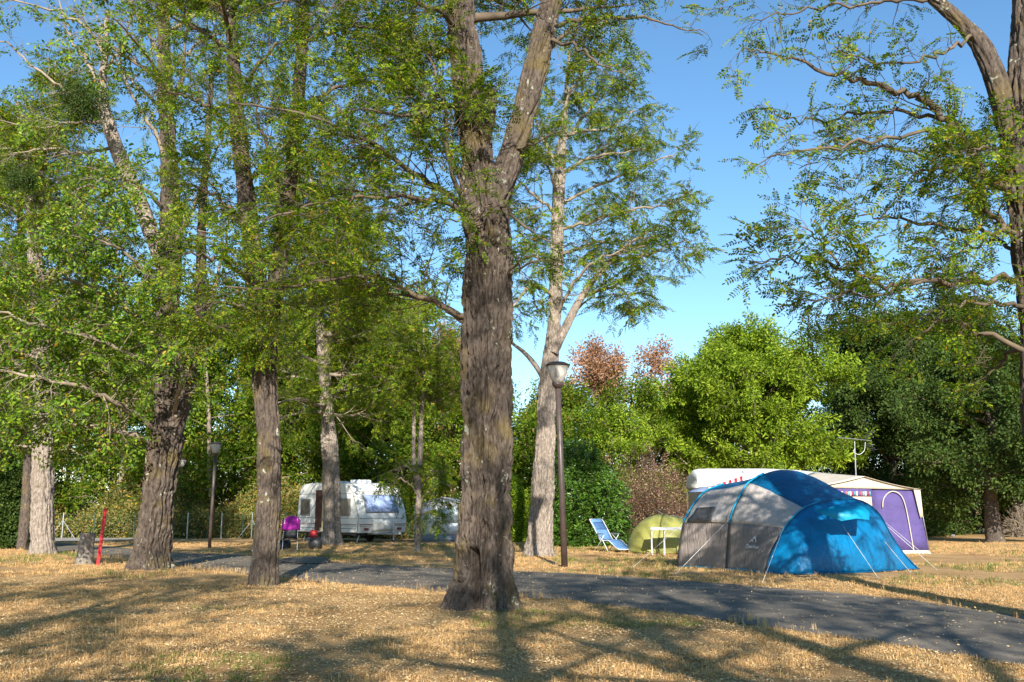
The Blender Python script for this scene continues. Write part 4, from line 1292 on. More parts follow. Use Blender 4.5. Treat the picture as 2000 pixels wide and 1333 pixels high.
# hedges and bushes round the pitches
g = G(1148, 1070)
dome_bush('laurel_bush', 'big glossy green laurel hedge bush behind the blue recliner', (g[0], g[1] + 1.6, g[2]), (1.75, 1.4, 4.0), 2600, 'laurel', 40, 'twig', 1.2, 3)
g = G(1285, 1066)
dome_bush('dry_bush', 'brown withered hedge bush behind the green pop-up tent', (g[0], g[1] + 1.7, g[2]), (2.15, 1.1, 3.9), 2300, 'dry', 520, 'twig', 1.25, 4, shell=.35, up=.9)
g = G(1000, 1062)
dome_bush('laurel_bush', 'small yellowish bush just left of the pale-barked tree', (g[0] + .3, g[1] + 3.0, g[2]), (1.2, 1.0, 2.9), 420, 'lime', 14, 'twig', .8, 8)
g = G(-20, 1072)
dome_bush('laurel_bush', 'dark evergreen bush at the left edge of the picture', (g[0] - .5, g[1] + .6, g[2]), (1.9, 1.6, 3.7), 1700, 'dark', 20, 'twig', .85, 5)
g = G(1815, 1040)
dome_bush('dry_bush', 'low reddish-brown bush right of the purple awning', (g[0], g[1] + .4, g[2]), (1.2, .8, 1.7), 420, 'dry', 60, 'twig', 1.3, 6, shell=.3)
g = G(1995, 1050)
dome_bush('dry_bush', 'leafless grey bush at the right edge of the lawn', (g[0] + .3, g[1], g[2]), (1.7, 1.3, 2.6), 160, 'dry', 520, 'twig_pale', .6, 7, shell=.7, up=.6, stem_r=.016)
g = G(1700, 1030)
dome_bush('laurel_bush', 'green bushes growing behind the purple awning', (g[0] + 1.0, g[1] + 3, g[2]), (3.2, 1.5, 3.0), 1100, 'dark', 20, 'twig', 1.3, 9)
# ---------------------------------------------------------------- camp materials
def fabric(name, c, rough=.55, wr=.5, var=.1, transl=.0, wscale=5.0, stretch=(1, 1, 1), tilt=0.0):
    m = plain(name, c, rough, 0, var, 3.0, 0, 40, .35)
    nt = m.node_tree; L = nt.links; B = nt.nodes['Principled BSDF']
    v = coords(nt, stretch)
    v.node.inputs['Rotation'].default_value = (0, math.radians(tilt), 0)
    n = nnode(nt, 'ShaderNodeTexNoise', i_Scale=wscale, i_Detail=5.0, i_Roughness=.55, i_Distortion=1.2)
    L.new(v, n.inputs['Vector'])
    b = nnode(nt, 'ShaderNodeBump', i_Strength=wr, i_Distance=.05)
    L.new(n.outputs[0], b.inputs['Height'])
    L.new(b.outputs[0], B.inputs['Normal'])
    if transl:
        tr = nt.nodes.new('ShaderNodeBsdfTranslucent')
        tr.inputs[0].default_value = (*c, 1)
        mx = nt.nodes.new('ShaderNodeMixShader')
        mx.inputs[0].default_value = transl
        L.new(B.outputs[0], mx.inputs[1]); L.new(tr.outputs[0], mx.inputs[2])
        L.new(mx.outputs[0], nt.nodes['Material Output'].inputs['Surface'])
    return m
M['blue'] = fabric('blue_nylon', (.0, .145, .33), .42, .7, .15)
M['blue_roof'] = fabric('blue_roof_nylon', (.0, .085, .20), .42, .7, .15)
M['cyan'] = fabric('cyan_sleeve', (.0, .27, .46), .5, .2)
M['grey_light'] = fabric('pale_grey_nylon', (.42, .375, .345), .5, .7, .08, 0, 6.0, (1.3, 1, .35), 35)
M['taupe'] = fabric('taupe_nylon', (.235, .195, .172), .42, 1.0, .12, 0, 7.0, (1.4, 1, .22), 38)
M['black'] = plain('black_plastic', (.02, .02, .022), .5)
M['white_metal'] = plain('white_enamel', (.72, .72, .72), .35, .0)
M['steel'] = plain('galvanised_steel', (.48, .49, .50), .45, .8)
M['rope'] = plain('pale_rope', (.72, .70, .64), .8)
M['olive'] = fabric('olive_nylon', (.36, .35, .09), .5, .5, .08, .15)
M['olive_dark'] = fabric('olive_trim', (.12, .13, .04), .6, .2)
M['purple'] = fabric('purple_canvas', (.095, .07, .215), .8, .35, .12)
M['cream'] = fabric('cream_canvas', (.66, .57, .45), .8, .3, .08, .1)
M['white_pvc'] = fabric('white_pvc', (.76, .77, .80), .5, .25, .06)
M['grey_pvc'] = fabric('grey_pvc', (.24, .27, .33), .6, .4, .12)
M['white_shell'] = plain('caravan_shell', (.72, .71, .66), .35, 0, .06, 2.0)
M['roof_white'] = plain('camper_roof_white', (.80, .77, .70), .4, 0, .05, 2.0)
M['dull_white'] = plain('shade_toned_white', (.45, .43, .37), .5, 0, .12, 3.0)  # white darkened to carry the shade under the camper roof
M['stripe_red'] = plain('maroon_stripe', (.22, .05, .05), .4)
M['stripe_grey'] = plain('grey_stripe', (.20, .20, .20), .4)
M['glass_dark'] = plain('smoked_window', (.05, .05, .05), .12, 0, .3, 4.0)
M['curtain'] = plain('curtained_window', (.16, .135, .12), .15, 0, .5, 14.0, stretch=(1, 1, .1))
M['thermal'] = fabric('silver_blue_window_cover', (.33, .42, .66), .35, .9, .2, 0, 6.0)
M['door_cream'] = plain('inner_door_cream', (.50, .41, .20), .5)
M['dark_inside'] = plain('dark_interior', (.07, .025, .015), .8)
M['rubber'] = plain('tyre_rubber', (.02, .02, .02), .85)
M['magenta'] = fabric('magenta_cloth', (.36, .015, .27), .8, .6)
M['red'] = plain('red_paint', (.56, .018, .028), .5, 0, .15, 9.0)
M['lamp_brown'] = plain('brown_lamp_metal', (.085, .06, .052), .45, .1, .2, 5.0)
M['stump'] = bark_mat('weathered_stump', (.13, .105, .085), (.38, .33, .28), .3, .15)
M['endgrain'] = plain('cut_wood', (.34, .27, .19), .9, 0, .3, 30)
M['recliner_blue'] = fabric('blue_mesh_cloth', (.12, .25, .46), .7, .3, .15)
M['arm_grey'] = plain('grey_armrest', (.16, .16, .17), .5)
M['green_post'] = plain('green_post', (.03, .07, .04), .5)
M['clear_pvc'] = plain('clear_pvc_pane', (.42, .50, .50), .2, 0, .15, 3.0)
M['wood_box'] = plain('orange_wood', (.38, .15, .04), .6)
def lamp_glass():
    m, nt, N, L, B = mat('ribbed_lamp_glass')
    w = nnode(nt, 'ShaderNodeTexWave', i_Scale=26.0)
    w.bands_direction = 'Z'
    L.new(coords(nt), w.inputs['Vector'])
    b = nnode(nt, 'ShaderNodeBump', i_Strength=.5, i_Distance=.01)
    L.new(w.outputs[0], b.inputs['Height']); L.new(b.outputs[0], B.inputs['Normal'])
    B.inputs['Base Color'].default_value = (.62, .56, .48, 1)
    B.inputs['Roughness'].default_value = .25
    B.inputs['Transmission Weight'].default_value = .15
    return m
M['lamp_glass'] = lamp_glass()

def W2L(root, pts):
    return np.asarray(pts, float) - np.array(root.location)

def grid_part(name, root, V, m, thick=.0, parent=None):
    """V: rows x cols x 3 world points -> one surface part"""
    a, b = V.shape[:2]
    i = (np.arange(a - 1)[:, None] * b + np.arange(b - 1)[None, :]).ravel()
    o = obj(name, new_mesh(name, W2L(root, V.reshape(-1, 3)), np.stack([i, i + 1, i + b + 1, i + b], 1), m), parent or root)
    if thick:
        s = o.modifiers.new('thickness', 'SOLIDIFY'); s.thickness = thick; s.offset = 0
    return o

def tube_part(name, root, pts, r, m, n=8, parent=None):
    return MB().tube(W2L(root, pts), r, n).build(name, m, parent or root, True)

# ---------------------------------------------------------------- big tunnel tent
def big_tent():
    ga, gb, gc, gr = G(1322, 1110), G(1418, 1115), G(1494, 1123), G(1795, 1115)
    root = thing('tunnel_tent', 'large blue and grey family tent with a dark mesh window beside the lane', 'tent', (gb[0] + 1, gb[1] + 1, gb[2]))
    def hoop(rows, yl, yr):
        x0, x1 = rows[0][0], rows[-1][0]
        return np.array([P(a, b, yl + (yr - yl) * (a - x0) / (x1 - x0)) for a, b in rows])
    A = hoop([(1322, 1110), (1327, 1068), (1335, 1022), (1346, 1000), (1360, 979), (1381, 959), (1425, 944), (1480, 940), (1530, 955), (1570, 1005), (1590, 1100)], ga[1], ga[1] + 1.0)
    Bh = hoop([(1418, 1115), (1421, 1068), (1425, 1022), (1433, 994), (1446, 968), (1462, 944), (1495, 925), (1535, 918), (1580, 930), (1625, 975), (1655, 1100)], gb[1], gb[1] + 1.0)
    Ch = hoop([(1494, 1123), (1506, 1078), (1532, 1032), (1550, 1010), (1571, 993), (1600, 982), (1640, 975), (1683, 980), (1716, 1004), (1738, 1044), (1762, 1080), (1795, 1115)], gc[1], gr[1])
    cuts = {'A': (2, 5), 'B': (2, 5), 'C': (2, 4)}
    def resample(H, cut, ns=(10, 10, 26)):
        out = []
        idx = [0, cut[0], cut[1], len(H) - 1]
        S = smooth_path(H, 8)
        for k in range(3):
            seg = S[idx[k] * 8: idx[k + 1] * 8 + 1]
            ln = np.concatenate([[0], np.cumsum(np.linalg.norm(np.diff(seg, axis=0), axis=1))])
            s = np.linspace(0, ln[-1], ns[k] + 1)
            q = np.stack([np.interp(s, ln, seg[:, j]) for j in range(3)], 1)
            out.append(q if k == 0 else q[1:])
        return np.vstack(out)
    a, b, c = resample(A, cuts['A']), resample(Bh, cuts['B']), resample(Ch, cuts['C'])
    def loft(p, q, pa=None, qa=None, n=14, sag=.035):
        rows = []
        for t in np.linspace(0, 1, n):
            base = p * (1 - t) + q * t
            if pa is not None:
                m0 = (q - pa) * .5; m1 = (q - p) if qa is None else (qa - p) * .5
                base = (2 * t**3 - 3 * t**2 + 1) * p + (t**3 - 2 * t**2 + t) * m0 + (-2 * t**3 + 3 * t**2) * q + (t**3 - t**2) * m1
            s = math.sin(math.pi * t) * sag
            cen = base.mean(0)
            base = base + unit(cen - base) * s
            rows.append(base)
        return np.array(rows)
    AB = loft(a, b)
    BC = loft(b, c, a)
    wr = lambda V, s: V + (noise3(V * np.array([5, 5, 2.2]), s)[..., None] - .5) * np.array([.03, -.05, .01])
    AB, BC = wr(AB, 71), wr(BC, 72)
    AB[0], AB[-1], BC[0], BC[-1] = a, b, b, c
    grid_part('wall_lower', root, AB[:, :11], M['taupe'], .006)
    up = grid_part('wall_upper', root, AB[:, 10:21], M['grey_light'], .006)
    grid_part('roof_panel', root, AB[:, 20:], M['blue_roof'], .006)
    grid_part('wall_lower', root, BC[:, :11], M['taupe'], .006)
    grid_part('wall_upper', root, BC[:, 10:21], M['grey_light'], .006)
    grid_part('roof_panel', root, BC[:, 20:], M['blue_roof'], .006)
    # rear end wall, hidden from here
    bk = np.array([a * (1 - t) + (np.array([a[:, 0].mean(), a[:, 1].mean() + .9, 0]) * np.array([1, 1, 0]) + np.array([0, 0, 1]) * a[:, 2:3] * .0) * t for t in np.linspace(0, 1, 6)])
    grid_part('end_wall', root, bk, M['taupe'], .004)
    # window: dark mesh left, clear pane right
    off = np.array([-.02, -.03, .012])
    wv = AB[1:8, 10:15] + off
    wv[:2, 2:] += (AB[3, 13] - AB[1, 13]) * .35
    grid_part('mesh_window', root, wv, M['glass_dark'], .004)
    grid_part('clear_window', root, AB[7:13, 10:15] + off, plain('clear_window', (.36, .335, .32), .15, 0, .25, 9.0), .004)
    # front compartment: fabric between the front hoop and its pegged foot line
    foot = smooth_path([G(1494, 1123) + [0, 0, .03], G(1579, 1126) + [0, 0, .03], G(1690, 1122) + [0, 0, .03], G(1795, 1115) + [0, 0, .03]], 12)
    ln = np.linspace(0, 1, len(c))
    fl = np.stack([np.interp(ln, np.linspace(0, 1, len(foot)), foot[:, k]) for k in range(3)], 1)
    front = []
    for t in np.linspace(0, 1, 16):
        q = c * (1 - t) + fl * t
        q[:, 1] -= .28 * math.sin(math.pi * t) ** .8 * np.sin(np.linspace(0, math.pi, len(c)))
        front.append(q)
    front = wr(np.array(front), 73)
    front[0] = c
    front[1:, :, 2] = np.maximum(front[1:, :, 2], .02)
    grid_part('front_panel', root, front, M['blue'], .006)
    seam = [P(1582, 997, gc[1] - .12), P(1581, 1050, gc[1] - .34), P(1580, 1124, gc[1] - .12)]
    tube_part('seam', root, smooth_path(seam, 5), .006, M['blue_roof'], 5)
    # door visor over the front
    yv = gc[1] - .42
    v0 = np.array([[P(1585, 998, yv + .1), P(1640, 986, yv + .12), P(1693, 986, yv + .3)], [P(1612, 1008, yv - .03), P(1660, 1000, yv), P(1693, 1002, yv + .15)], [P(1639, 1018, yv - .14), P(1668, 1013, yv - .12), P(1693, 1016, yv)]])
    v0[..., 1] -= .14
    grid_part('visor', root, v0, M['cyan'], .012)
    # dark door panel under the visor
    dp = np.array([[P(1592, 1000, yv + .06), P(1640, 1016, yv - .02), P(1693, 1016, yv + .12)], [P(1640, 1060, yv + .0), P(1665, 1065, yv + .02), P(1700, 1060, yv + .16)], [P(1655, 1112, yv + .1), P(1680, 1116, yv + .16), P(1730, 1112, yv + .3)]])
    # poles: bright sleeve above, bare black pole below
    for H, cut, r in ((a, 10, .022), (b, 10, .024), (c, 8, .016)):
        po = tube_part('pole', root, H[:cut + 1] + np.array([-.015, -.03, 0]), .011, M['black'], 6)
        tube_part('pole_sleeve', root, H[cut:24] + np.array([-.012, -.03, .012]), r, M['cyan'], 8, None)
    tube_part('hoop_edge', root, c[20:] + np.array([0, -.03, .012]), .014, M['blue_roof'], 8)
    # blue ground hem
    hem = np.vstack([a[:1], AB[:, 0], BC[1:, 0]]) + np.array([0, -.02, .035])
    tube_part('hem', root, hem, .022, M['cyan'], 6)
    tube_part('hem', root, fl + np.array([0, -.02, .02]), .016, M['blue_roof'], 6)
    # guy ropes and pegs
    for s, e, dy in (((1426, 1013), (1319, 1123), -.05), ((1333, 1024), (1233, 1112), -.05), ((1530, 1031), (1489, 1140), -.05), ((1640, 1018), (1715, 1130), -.5), ((1693, 1017), (1779, 1120), -.3), ((1735, 1030), (1832, 1116), .1)):
        g = G(*e)
        q = P(s[0], s[1], np.interp(s[0], [1322, 1418, 1494, 1795], [ga[1], gb[1], gc[1], gr[1]]) + dy)
        rp = tube_part('guy_rope', root, [q, g + [0, 0, .01]], .005, M['rope'], 5)
        tube_part('peg', root, [g + [0, 0, -.05], g + [0, 0, .05]], .006, M['steel'], 5)
    # name and twin-peak mark on the grey wall
    o_ = BC[6, 5]; ux = unit(BC[10, 5] - BC[3, 5]); uy = BC[6, 8] - BC[6, 3]
    uy = unit(uy - ux * np.dot(ux, uy)); uz = np.cross(ux, uy)
    if uz[1] > 0: uz = -uz
    def on_wall(px, py):
        return P(px, py, gc[1] + (gb[1] - gc[1]) * .42) 
    cen = on_wall(1468, 1071)
    R = Matrix(((ux[0], uy[0], uz[0]), (ux[1], uy[1], uz[1]), (ux[2], uy[2], uz[2])))
    # nearest wall point, so that the print lies on the cloth
    flat = BC[:, :11].reshape(-1, 3)
    def snap(p):
        d = unit(p - np.array([0, 0, EYE]))
        t = (flat - np.array([0, 0, EYE])) @ d
        k = np.argmin(np.linalg.norm(flat - np.array([0, 0, EYE]) - t[:, None] * d, axis=1))
        return np.array([0, 0, EYE]) + d * (t[k] - .06)
    cu = bpy.data.curves.new('lettering', 'FONT')
    cu.body = 'Quechua'; cu.size = .125; cu.align_x = 'CENTER'; cu.extrude = .001; cu.space_character = 1.02
    cu.materials.append(M['white_metal'])
    tmp = bpy.data.objects.new('lettering_curve', cu)
    COL.objects.link(tmp)
    bpy.context.view_layer.update()
    tme = bpy.data.meshes.new_from_object(tmp.evaluated_get(bpy.context.evaluated_depsgraph_get()))
    bpy.data.objects.remove(tmp)
    t = obj('lettering', tme, root)
    mw = R.to_4x4(); mw.translation = Vector(W2L(root, snap(cen)))
    t.matrix_local = mw
    lg = MB()
    def tri(pts):
        q = [(x, y, 0) for x, y in pts] + [(x, y, .002) for x, y in pts]
        n = len(pts)
        lg.add(q, [tuple(range(n - 1, -1, -1)), tuple(range(n, 2 * n))] + [(i, (i + 1) % n, n + (i + 1) % n, n + i) for i in range(n)])
    tri([(-.13, 0), (-.055, .075), (.01, 0), (-.02, 0), (-.055, .04), (-.09, 0)])
    tri([(-.035, .085), (.03, .15), (.12, .0), (.085, 0), (.03, .09), (-.01, .06)])
    o2 = lg.build('mark', M['white_metal'], root)
    mw = R.to_4x4(); mw.translation = Vector(W2L(root, snap(on_wall(1471, 1059))))
    o2.matrix_local = mw
big_tent()

# ---------------------------------------------------------------- lamps
def lamp(label, foot, h, lean=0.0):
    root = thing('lamp_post', label, 'lamp', foot, 0, 'campsite lamp posts')
    k = h / 4.75
    hd = h - .55 * k
    MB().tube([(0, 0, -.05), (lean * .5, 0, hd * .5), (lean, 0, hd)], [.075 * k, .07 * k, .066 * k], 16).build('post', M['lamp_brown'], root, True)
    c = (lean, 0, hd)
    MB().lathe([(.075 * k, -.08 * k), (.13 * k, .0), (.14 * k, .05 * k), (.11 * k, .07 * k)], c, 20).build('collar', M['lamp_brown'], root, True)
    gl = MB().lathe([(.12 * k, .055 * k), (.15 * k, .12 * k), (.27 * k, .46 * k)], c, 24).build('diffuser', M['lamp_glass'], root, True)
    MB().lathe([(.09 * k, .06 * k), (.09 * k, .24 * k), (.05 * k, .27 * k)], c, 12).build('bulb_holder', M['white_metal'], gl, True)
    MB().lathe([(.285 * k, .455 * k), (.295 * k, .475 * k), (.27 * k, .50 * k), (.18 * k, .545 * k), (.05 * k, .565 * k)], c, 24).build('cap', M['lamp_brown'], root, True)
g = G(1103, 1110)
lamp('brown lamp post with conical head standing at the lane beside the pale-barked tree', g, (1110 - 716) / FX * g[1] * 1.02, -.13)
g = G(409, 1072)
lamp('farther brown lamp post beyond the lane, between the stout and slim left trees', g, (1072 - 869) / FX * g[1] * 1.01, .03)
g = G(346, 1050)
lamp('farthest lamp post, half hidden behind the stout leaning tree', g, 4.6, .03)

# ---------------------------------------------------------------- stump and red stake
g = G(166, 1103)
root = thing('tree_stump', 'sawn grey tree stump standing upright beside the red stake', 'stump', g)
me = trunk_mesh('trunk', [(0, 0, -.05), (0, 0, .3), (.01, 0, .6), (.01, 0, .81)], [.21, .19, .185, .182], M['stump'], 48, .03, .014, .12, 77)
obj('trunk', me, root)
MB().lathe([(.175, -.03), (.17, .0), (.08, .008), (.01, .01)], (.01, 0, .8), 24).build('cut_face', M['endgrain'], root)
g = G(191, 1105)
stk = MB()
stk.box((0, 0, .7), (.085, .03, 1.5), 0, .006)
o = stk.build('stake', M['red'], None, loc=g)
o.rotation_euler = (0, math.radians(3.5), 0)
tag(o, 'upright red painted stake beside the stump', 'stake')

# ---------------------------------------------------------------- old caravan on the left
def caravan():
    phi = math.radians(43)
    rz = -(math.pi / 2 - phi)
    corner = G(696, 1062)
    R = np.array([[math.cos(rz), -math.sin(rz)], [math.sin(rz), math.cos(rz)]])
    Wd = 2.5
    loc = np.array([*(corner[:2] - 1.1 * (R @ np.array([2.35, -Wd / 2]))), 0])
    loc[2] = float(gz(0, loc[1]))
    root = thing('caravan', 'old white touring caravan with open door and blue covered front window', 'caravan', loc, rz)
    root.scale = (1.1, 1.1, 1.08)
    prof = smooth_path([(-2.5, .42), (-2.56, 1.0), (-2.5, 1.8), (-2.36, 2.38), (-2.05, 2.58), (-.8, 2.64), (1.0, 2.62), (1.62, 2.52), (1.98, 2.2), (2.28, 1.6), (2.44, 1.2), (2.48, .85), (2.40, .46)], 5)
    n = len(prof)
    V, F = [], []
    ys = [-Wd / 2, -Wd / 2 + .03, -Wd / 2 + .09, Wd / 2 - .09, Wd / 2 - .03, Wd / 2]
    ins = [.07, .02, 0, 0, .02, .07]
    cen = prof.mean(0)
    for y, s in zip(ys, ins):
        q = prof + unit(cen - prof) * s
        V += [(a, y, b) for a, b in q]
    for j in range(len(ys) - 1):
        for i in range(n):
            F.append((j * n + i, j * n + (i + 1) % n, (j + 1) * n + (i + 1) % n, (j + 1) * n + i))
    F.append(tuple(range(n)))
    F.append(tuple((len(ys) - 1) * n + i for i in range(n - 1, -1, -1)))
    obj('shell', new_mesh('shell', np.array(V), F, M['white_shell'], False), root)
    y0 = -Wd / 2
    def side_box(name, x0, x1, z0, z1, m, d=.02, par=None):
        return MB().box(((x0 + x1) / 2, y0 - d / 2, (z0 + z1) / 2), (x1 - x0, d, z1 - z0)).build(name, m, par or root)
    for x0, x1 in ((-2.22, -1.42), (1.05, 1.85)):
        w = side_box('window', x0, x1, 1.16, 1.92, M['stripe_grey'], .03)
        side_box('pane', x0 + .06, x1 - .06, 1.22, 1.86, M['curtain'], .045, w)
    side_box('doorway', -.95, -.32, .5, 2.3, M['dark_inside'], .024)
    d = MB().box((0, 0, 0), (.62, .05, 1.78), 0, .01).build('door', M['door_cream'], root)
    d.location = (.02, y0 - .10, 1.4)
    d.rotation_euler = (0, 0, math.radians(-8))
    MB().box((.2, -.035, -.1), (.1, .02, .03)).build('handle', M['black'], d)
    MB().box((0, -.03, .45), (.46, .012, .6)).build('door_pane', M['door_cream'], d)
    for z, h, m in ((2.12, .018, 'stripe_grey'), (1.06, .02, 'stripe_grey'), (.80, .03, 'stripe_red'), (.74, .018, 'stripe_grey'), (.62, .03, 'stripe_grey')):
        side_box('stripe', -2.44, -.98, z, z + h, M[m], .008)
        side_box('stripe', -.30, 2.3 if z < 2 else 1.9, z, z + h, M[m], .008)
    def front(name, z0, z1, yw, m, d, par=None, w0=None):
        """a panel lying on the sloping front, half width yw"""
        zs = np.linspace(z0, z1, 5)
        fr = prof[prof[:, 0] > 1.0]
        xs = np.interp(zs, fr[::-1, 1], fr[::-1, 0])
        wt = w0 or yw
        g0 = np.array([[(x + d, yy * (yw + (wt - yw) * (z - z0) / (z1 - z0)), z + d * .3) for yy in np.linspace(-1, 1, 5)] for x, z in zip(xs, zs)])
        a, b = g0.shape[:2]
        i = (np.arange(a - 1)[:, None] * b + np.arange(b - 1)[None, :]).ravel()
        o = obj(name, new_mesh(name, g0.reshape(-1, 3), np.stack([i, i + 1, i + b + 1, i + b], 1), m), par or root)
        s = o.modifiers.new('thickness', 'SOLIDIFY'); s.thickness = .02; s.offset = 0
        return o
    w = front('front_window', 1.30, 2.08, .86, M['stripe_grey'], .012, None, .82)
    front('window_cover', 1.33, 2.05, .82, M['thermal'], .035, w, .78)
    for z, h, m in ((1.06, .02, 'stripe_grey'), (.80, .03, 'stripe_red'), (.74, .018, 'stripe_grey'), (2.2, .02, 'stripe_grey')):
        front('front_stripe', z, z + h, Wd / 2 - .06, M[m], .004)
    front('gas_locker_lid', .52, 1.0, .55, M['white_shell'], .015)
    for s in (-1, 1):
        MB().box((2.47, s * .85, .62), (.05, .22, .1), 0, .02).build('front_lamp', M['stripe_red'], root)
        wv = MB()
        tyre = obj('wheel', None, root); tyre.location = (-.1, s * (Wd / 2 - .16), .32)
        q = MB().lathe([(.16, -.09), (.29, -.09), (.32, -.05), (.32, .05), (.29, .09), (.16, .09)], (0, 0, 0), 24).build('tyre', M['rubber'], tyre, True)
        h = MB().lathe([(.02, -.07), (.16, -.07), (.17, .07), (.02, .08)], (0, 0, 0), 16).build('rim', M['steel'], tyre, True)
        tyre.rotation_euler = (math.pi / 2, 0, 0)
    MB().box((-.1, y0 - .01, .56), (.95, .03, .16), 0, .02).build('wheel_arch', M['dull_white'], root)
    MB().box((-.1, 0, .40), (4.6, Wd - .2, .08)).build('chassis', M['black'], root)
    dr = MB()
    dr.tube([(2.2, -.6, .42), (3.45, 0, .42)], .04, 6).tube([(2.2, .6, .42), (3.45, 0, .42)], .04, 6)
    dr.box((3.55, 0, .46), (.35, .1, .1), 0, .02)
    dr.build('drawbar', M['steel'], root)
    jw = MB().tube([(3.1, .1, .1), (3.1, .1, .95)], .03, 8).build('jockey_wheel', M['steel'], root)
    MB().tube([(3.1, .06, .09), (3.1, .14, .09)], .09, 14).build('tyre', M['rubber'], jw)
    for x in (-2.2, 2.1):
        for s in (-1, 1):
            MB().tube([(x, s * .95, .4), (x - .12, s * 1.0, -.02)], .025, 6).build('corner_steady', M['steel'], root)
    MB().box((.7, 0, 2.68), (.75, .7, .14), 0, .08).build('roof_vent', M['white_pvc'], root)
    MB().box((-.9, .1, 2.67), (.45, .45, .08), 0, .06).build('roof_vent', M['white_pvc'], root)
    MB().tube([(1.64, y0 - .005, 2.5), (1.98, y0 - .005, 2.18), (2.26, y0 - .005, 1.6), (2.44, y0 - .005, 1.1), (2.42, y0 - .005, .5)], .016, 5).build('corner_trim', M['stripe_grey'], root, True)
    return root, R, loc
car, CR, cl = caravan()
def near_caravan(x, y):
    q = cl[:2] + CR @ np.array([x, y])
    return np.array([q[0], q[1], float(gz(0, q[1]))])

# purple-covered folding chair and the bags by the caravan door
g = G(566, 1075)
ch = thing('camping_chair', 'high-backed folding chair with magenta cover beside the caravan door', 'chair', g, math.radians(12))
tr = MB()
for s in (-1, 1):
    MB().tube([(s * .27, -.25, 0), (s * .26, .12, .5), (s * .25, .20, .62)], .013, 6).build('leg', M['white_metal'], ch)
    MB().tube([(s * .27, .28, 0), (s * .26, -.1, .42), (s * .26, -.22, .46)], .013, 6).build('leg', M['white_metal'], ch)
    MB().tube([(s * .27, .22, .40), (s * .25, .30, .8), (s * .23, .36, 1.14)], .013, 6).build('back_post', M['white_metal'], ch)
    MB().box((s * .30, .02, .66), (.06, .42, .03), 0, .02).build('armrest', M['black'], ch)
def sheet(name, root, pts, m, th):
    V = np.array(pts, float)
    a, b = V.shape[:2]
    i = (np.arange(a - 1)[:, None] * b + np.arange(b - 1)[None, :]).ravel()
    o = obj(name, new_mesh(name, V.reshape(-1, 3), np.stack([i, i + 1, i + b + 1, i + b], 1), m), root)
    s = o.modifiers.new('thickness', 'SOLIDIFY'); s.thickness = th; s.offset = 0
    return o
sheet('seat', ch, [[(x, y, .43 - .05 * math.cos(x * 5)) for x in np.linspace(-.26, .26, 5)] for y in (-.22, 0, .22)], M['black'], .03)
sheet('backrest', ch, [[(x, .24 + .06 * (z - .45) / .4 + .03 * math.cos(x * 5), z) for x in np.linspace(-.25, .25, 5)] for z in np.linspace(.42, .84, 4)], M['black'], .03)
sheet('backrest_cover', ch, [[(x, .27 + .10 * (z - .8) / .35 + .05 * math.cos(x * 5) + .02 * math.sin(9 * z + x * 8), z - 1.3 * x * x * max(0, (z - .8) / .37) + .015 * math.sin(11 * x)) for x in np.linspace(-.33, .33, 11)] for z in np.linspace(.72, 1.24, 8)], M['magenta'], .07)
def bag(label, p, s, m, rz=0):
    root = thing('bag', label, 'bag', p, rz)
    prof = [(.42, 0), (.5, .15), (.5, .6), (.42, .9), (.2, 1.0)]
    V, F, n = [], [], 14
    for r, h in prof:
        for k in range(n):
            a = 2 * math.pi * k / n
            sq = 1 / max(abs(math.cos(a)), abs(math.sin(a))) ** .7
            V.append((r * sq * math.cos(a) * s[0], r * sq * math.sin(a) * s[1], h * s[2] * (1 + .08 * math.sin(3 * a))))
    for i in range(len(prof) - 1):
        for k in range(n):
            F.append((i * n + k, i * n + (k + 1) % n, (i + 1) * n + (k + 1) % n, (i + 1) * n + k))
    F.append(tuple(range(n - 1, -1, -1))); F.append(tuple((len(prof) - 1) * n + k for k in range(n)))
    obj('body', new_mesh('body', np.array(V), F, m), root)
    MB().tube(smooth_path([(-.2 * s[0], 0, s[2] * .95), (-.1 * s[0], 0, s[2] * 1.25), (.1 * s[0], 0, s[2] * 1.25), (.2 * s[0], 0, s[2] * .95)], 4), .012, 5).build('handle', M['black'], root, True)
bag('black bag lying under the magenta chair', g + np.array([-.35, .5, 0]), (.5, .4, .35), M['black'])
bag('dark bag between the chair and the caravan door', g + np.array([.75, .9, 0]), (.5, .4, .4), M['black'])
q = G(606, 1066)
bag('red bag on the step at the caravan door', q + np.array([0, .6, .32]), (.34, .26, .3), M['red'])
st = thing('step_stool', 'small dark step at the caravan door under the red bag', 'step', q + np.array([0, .6, 0]))
MB().box((0, 0, .29), (.6, .42, .06), 0, .02).build('top', M['arm_grey'], st)
for a in (-.24, .24):
    for b in (-.15, .15):
        MB().tube([(a, b, 0), (a, b, .27)], .015, 6).build('leg', M['steel'], st)

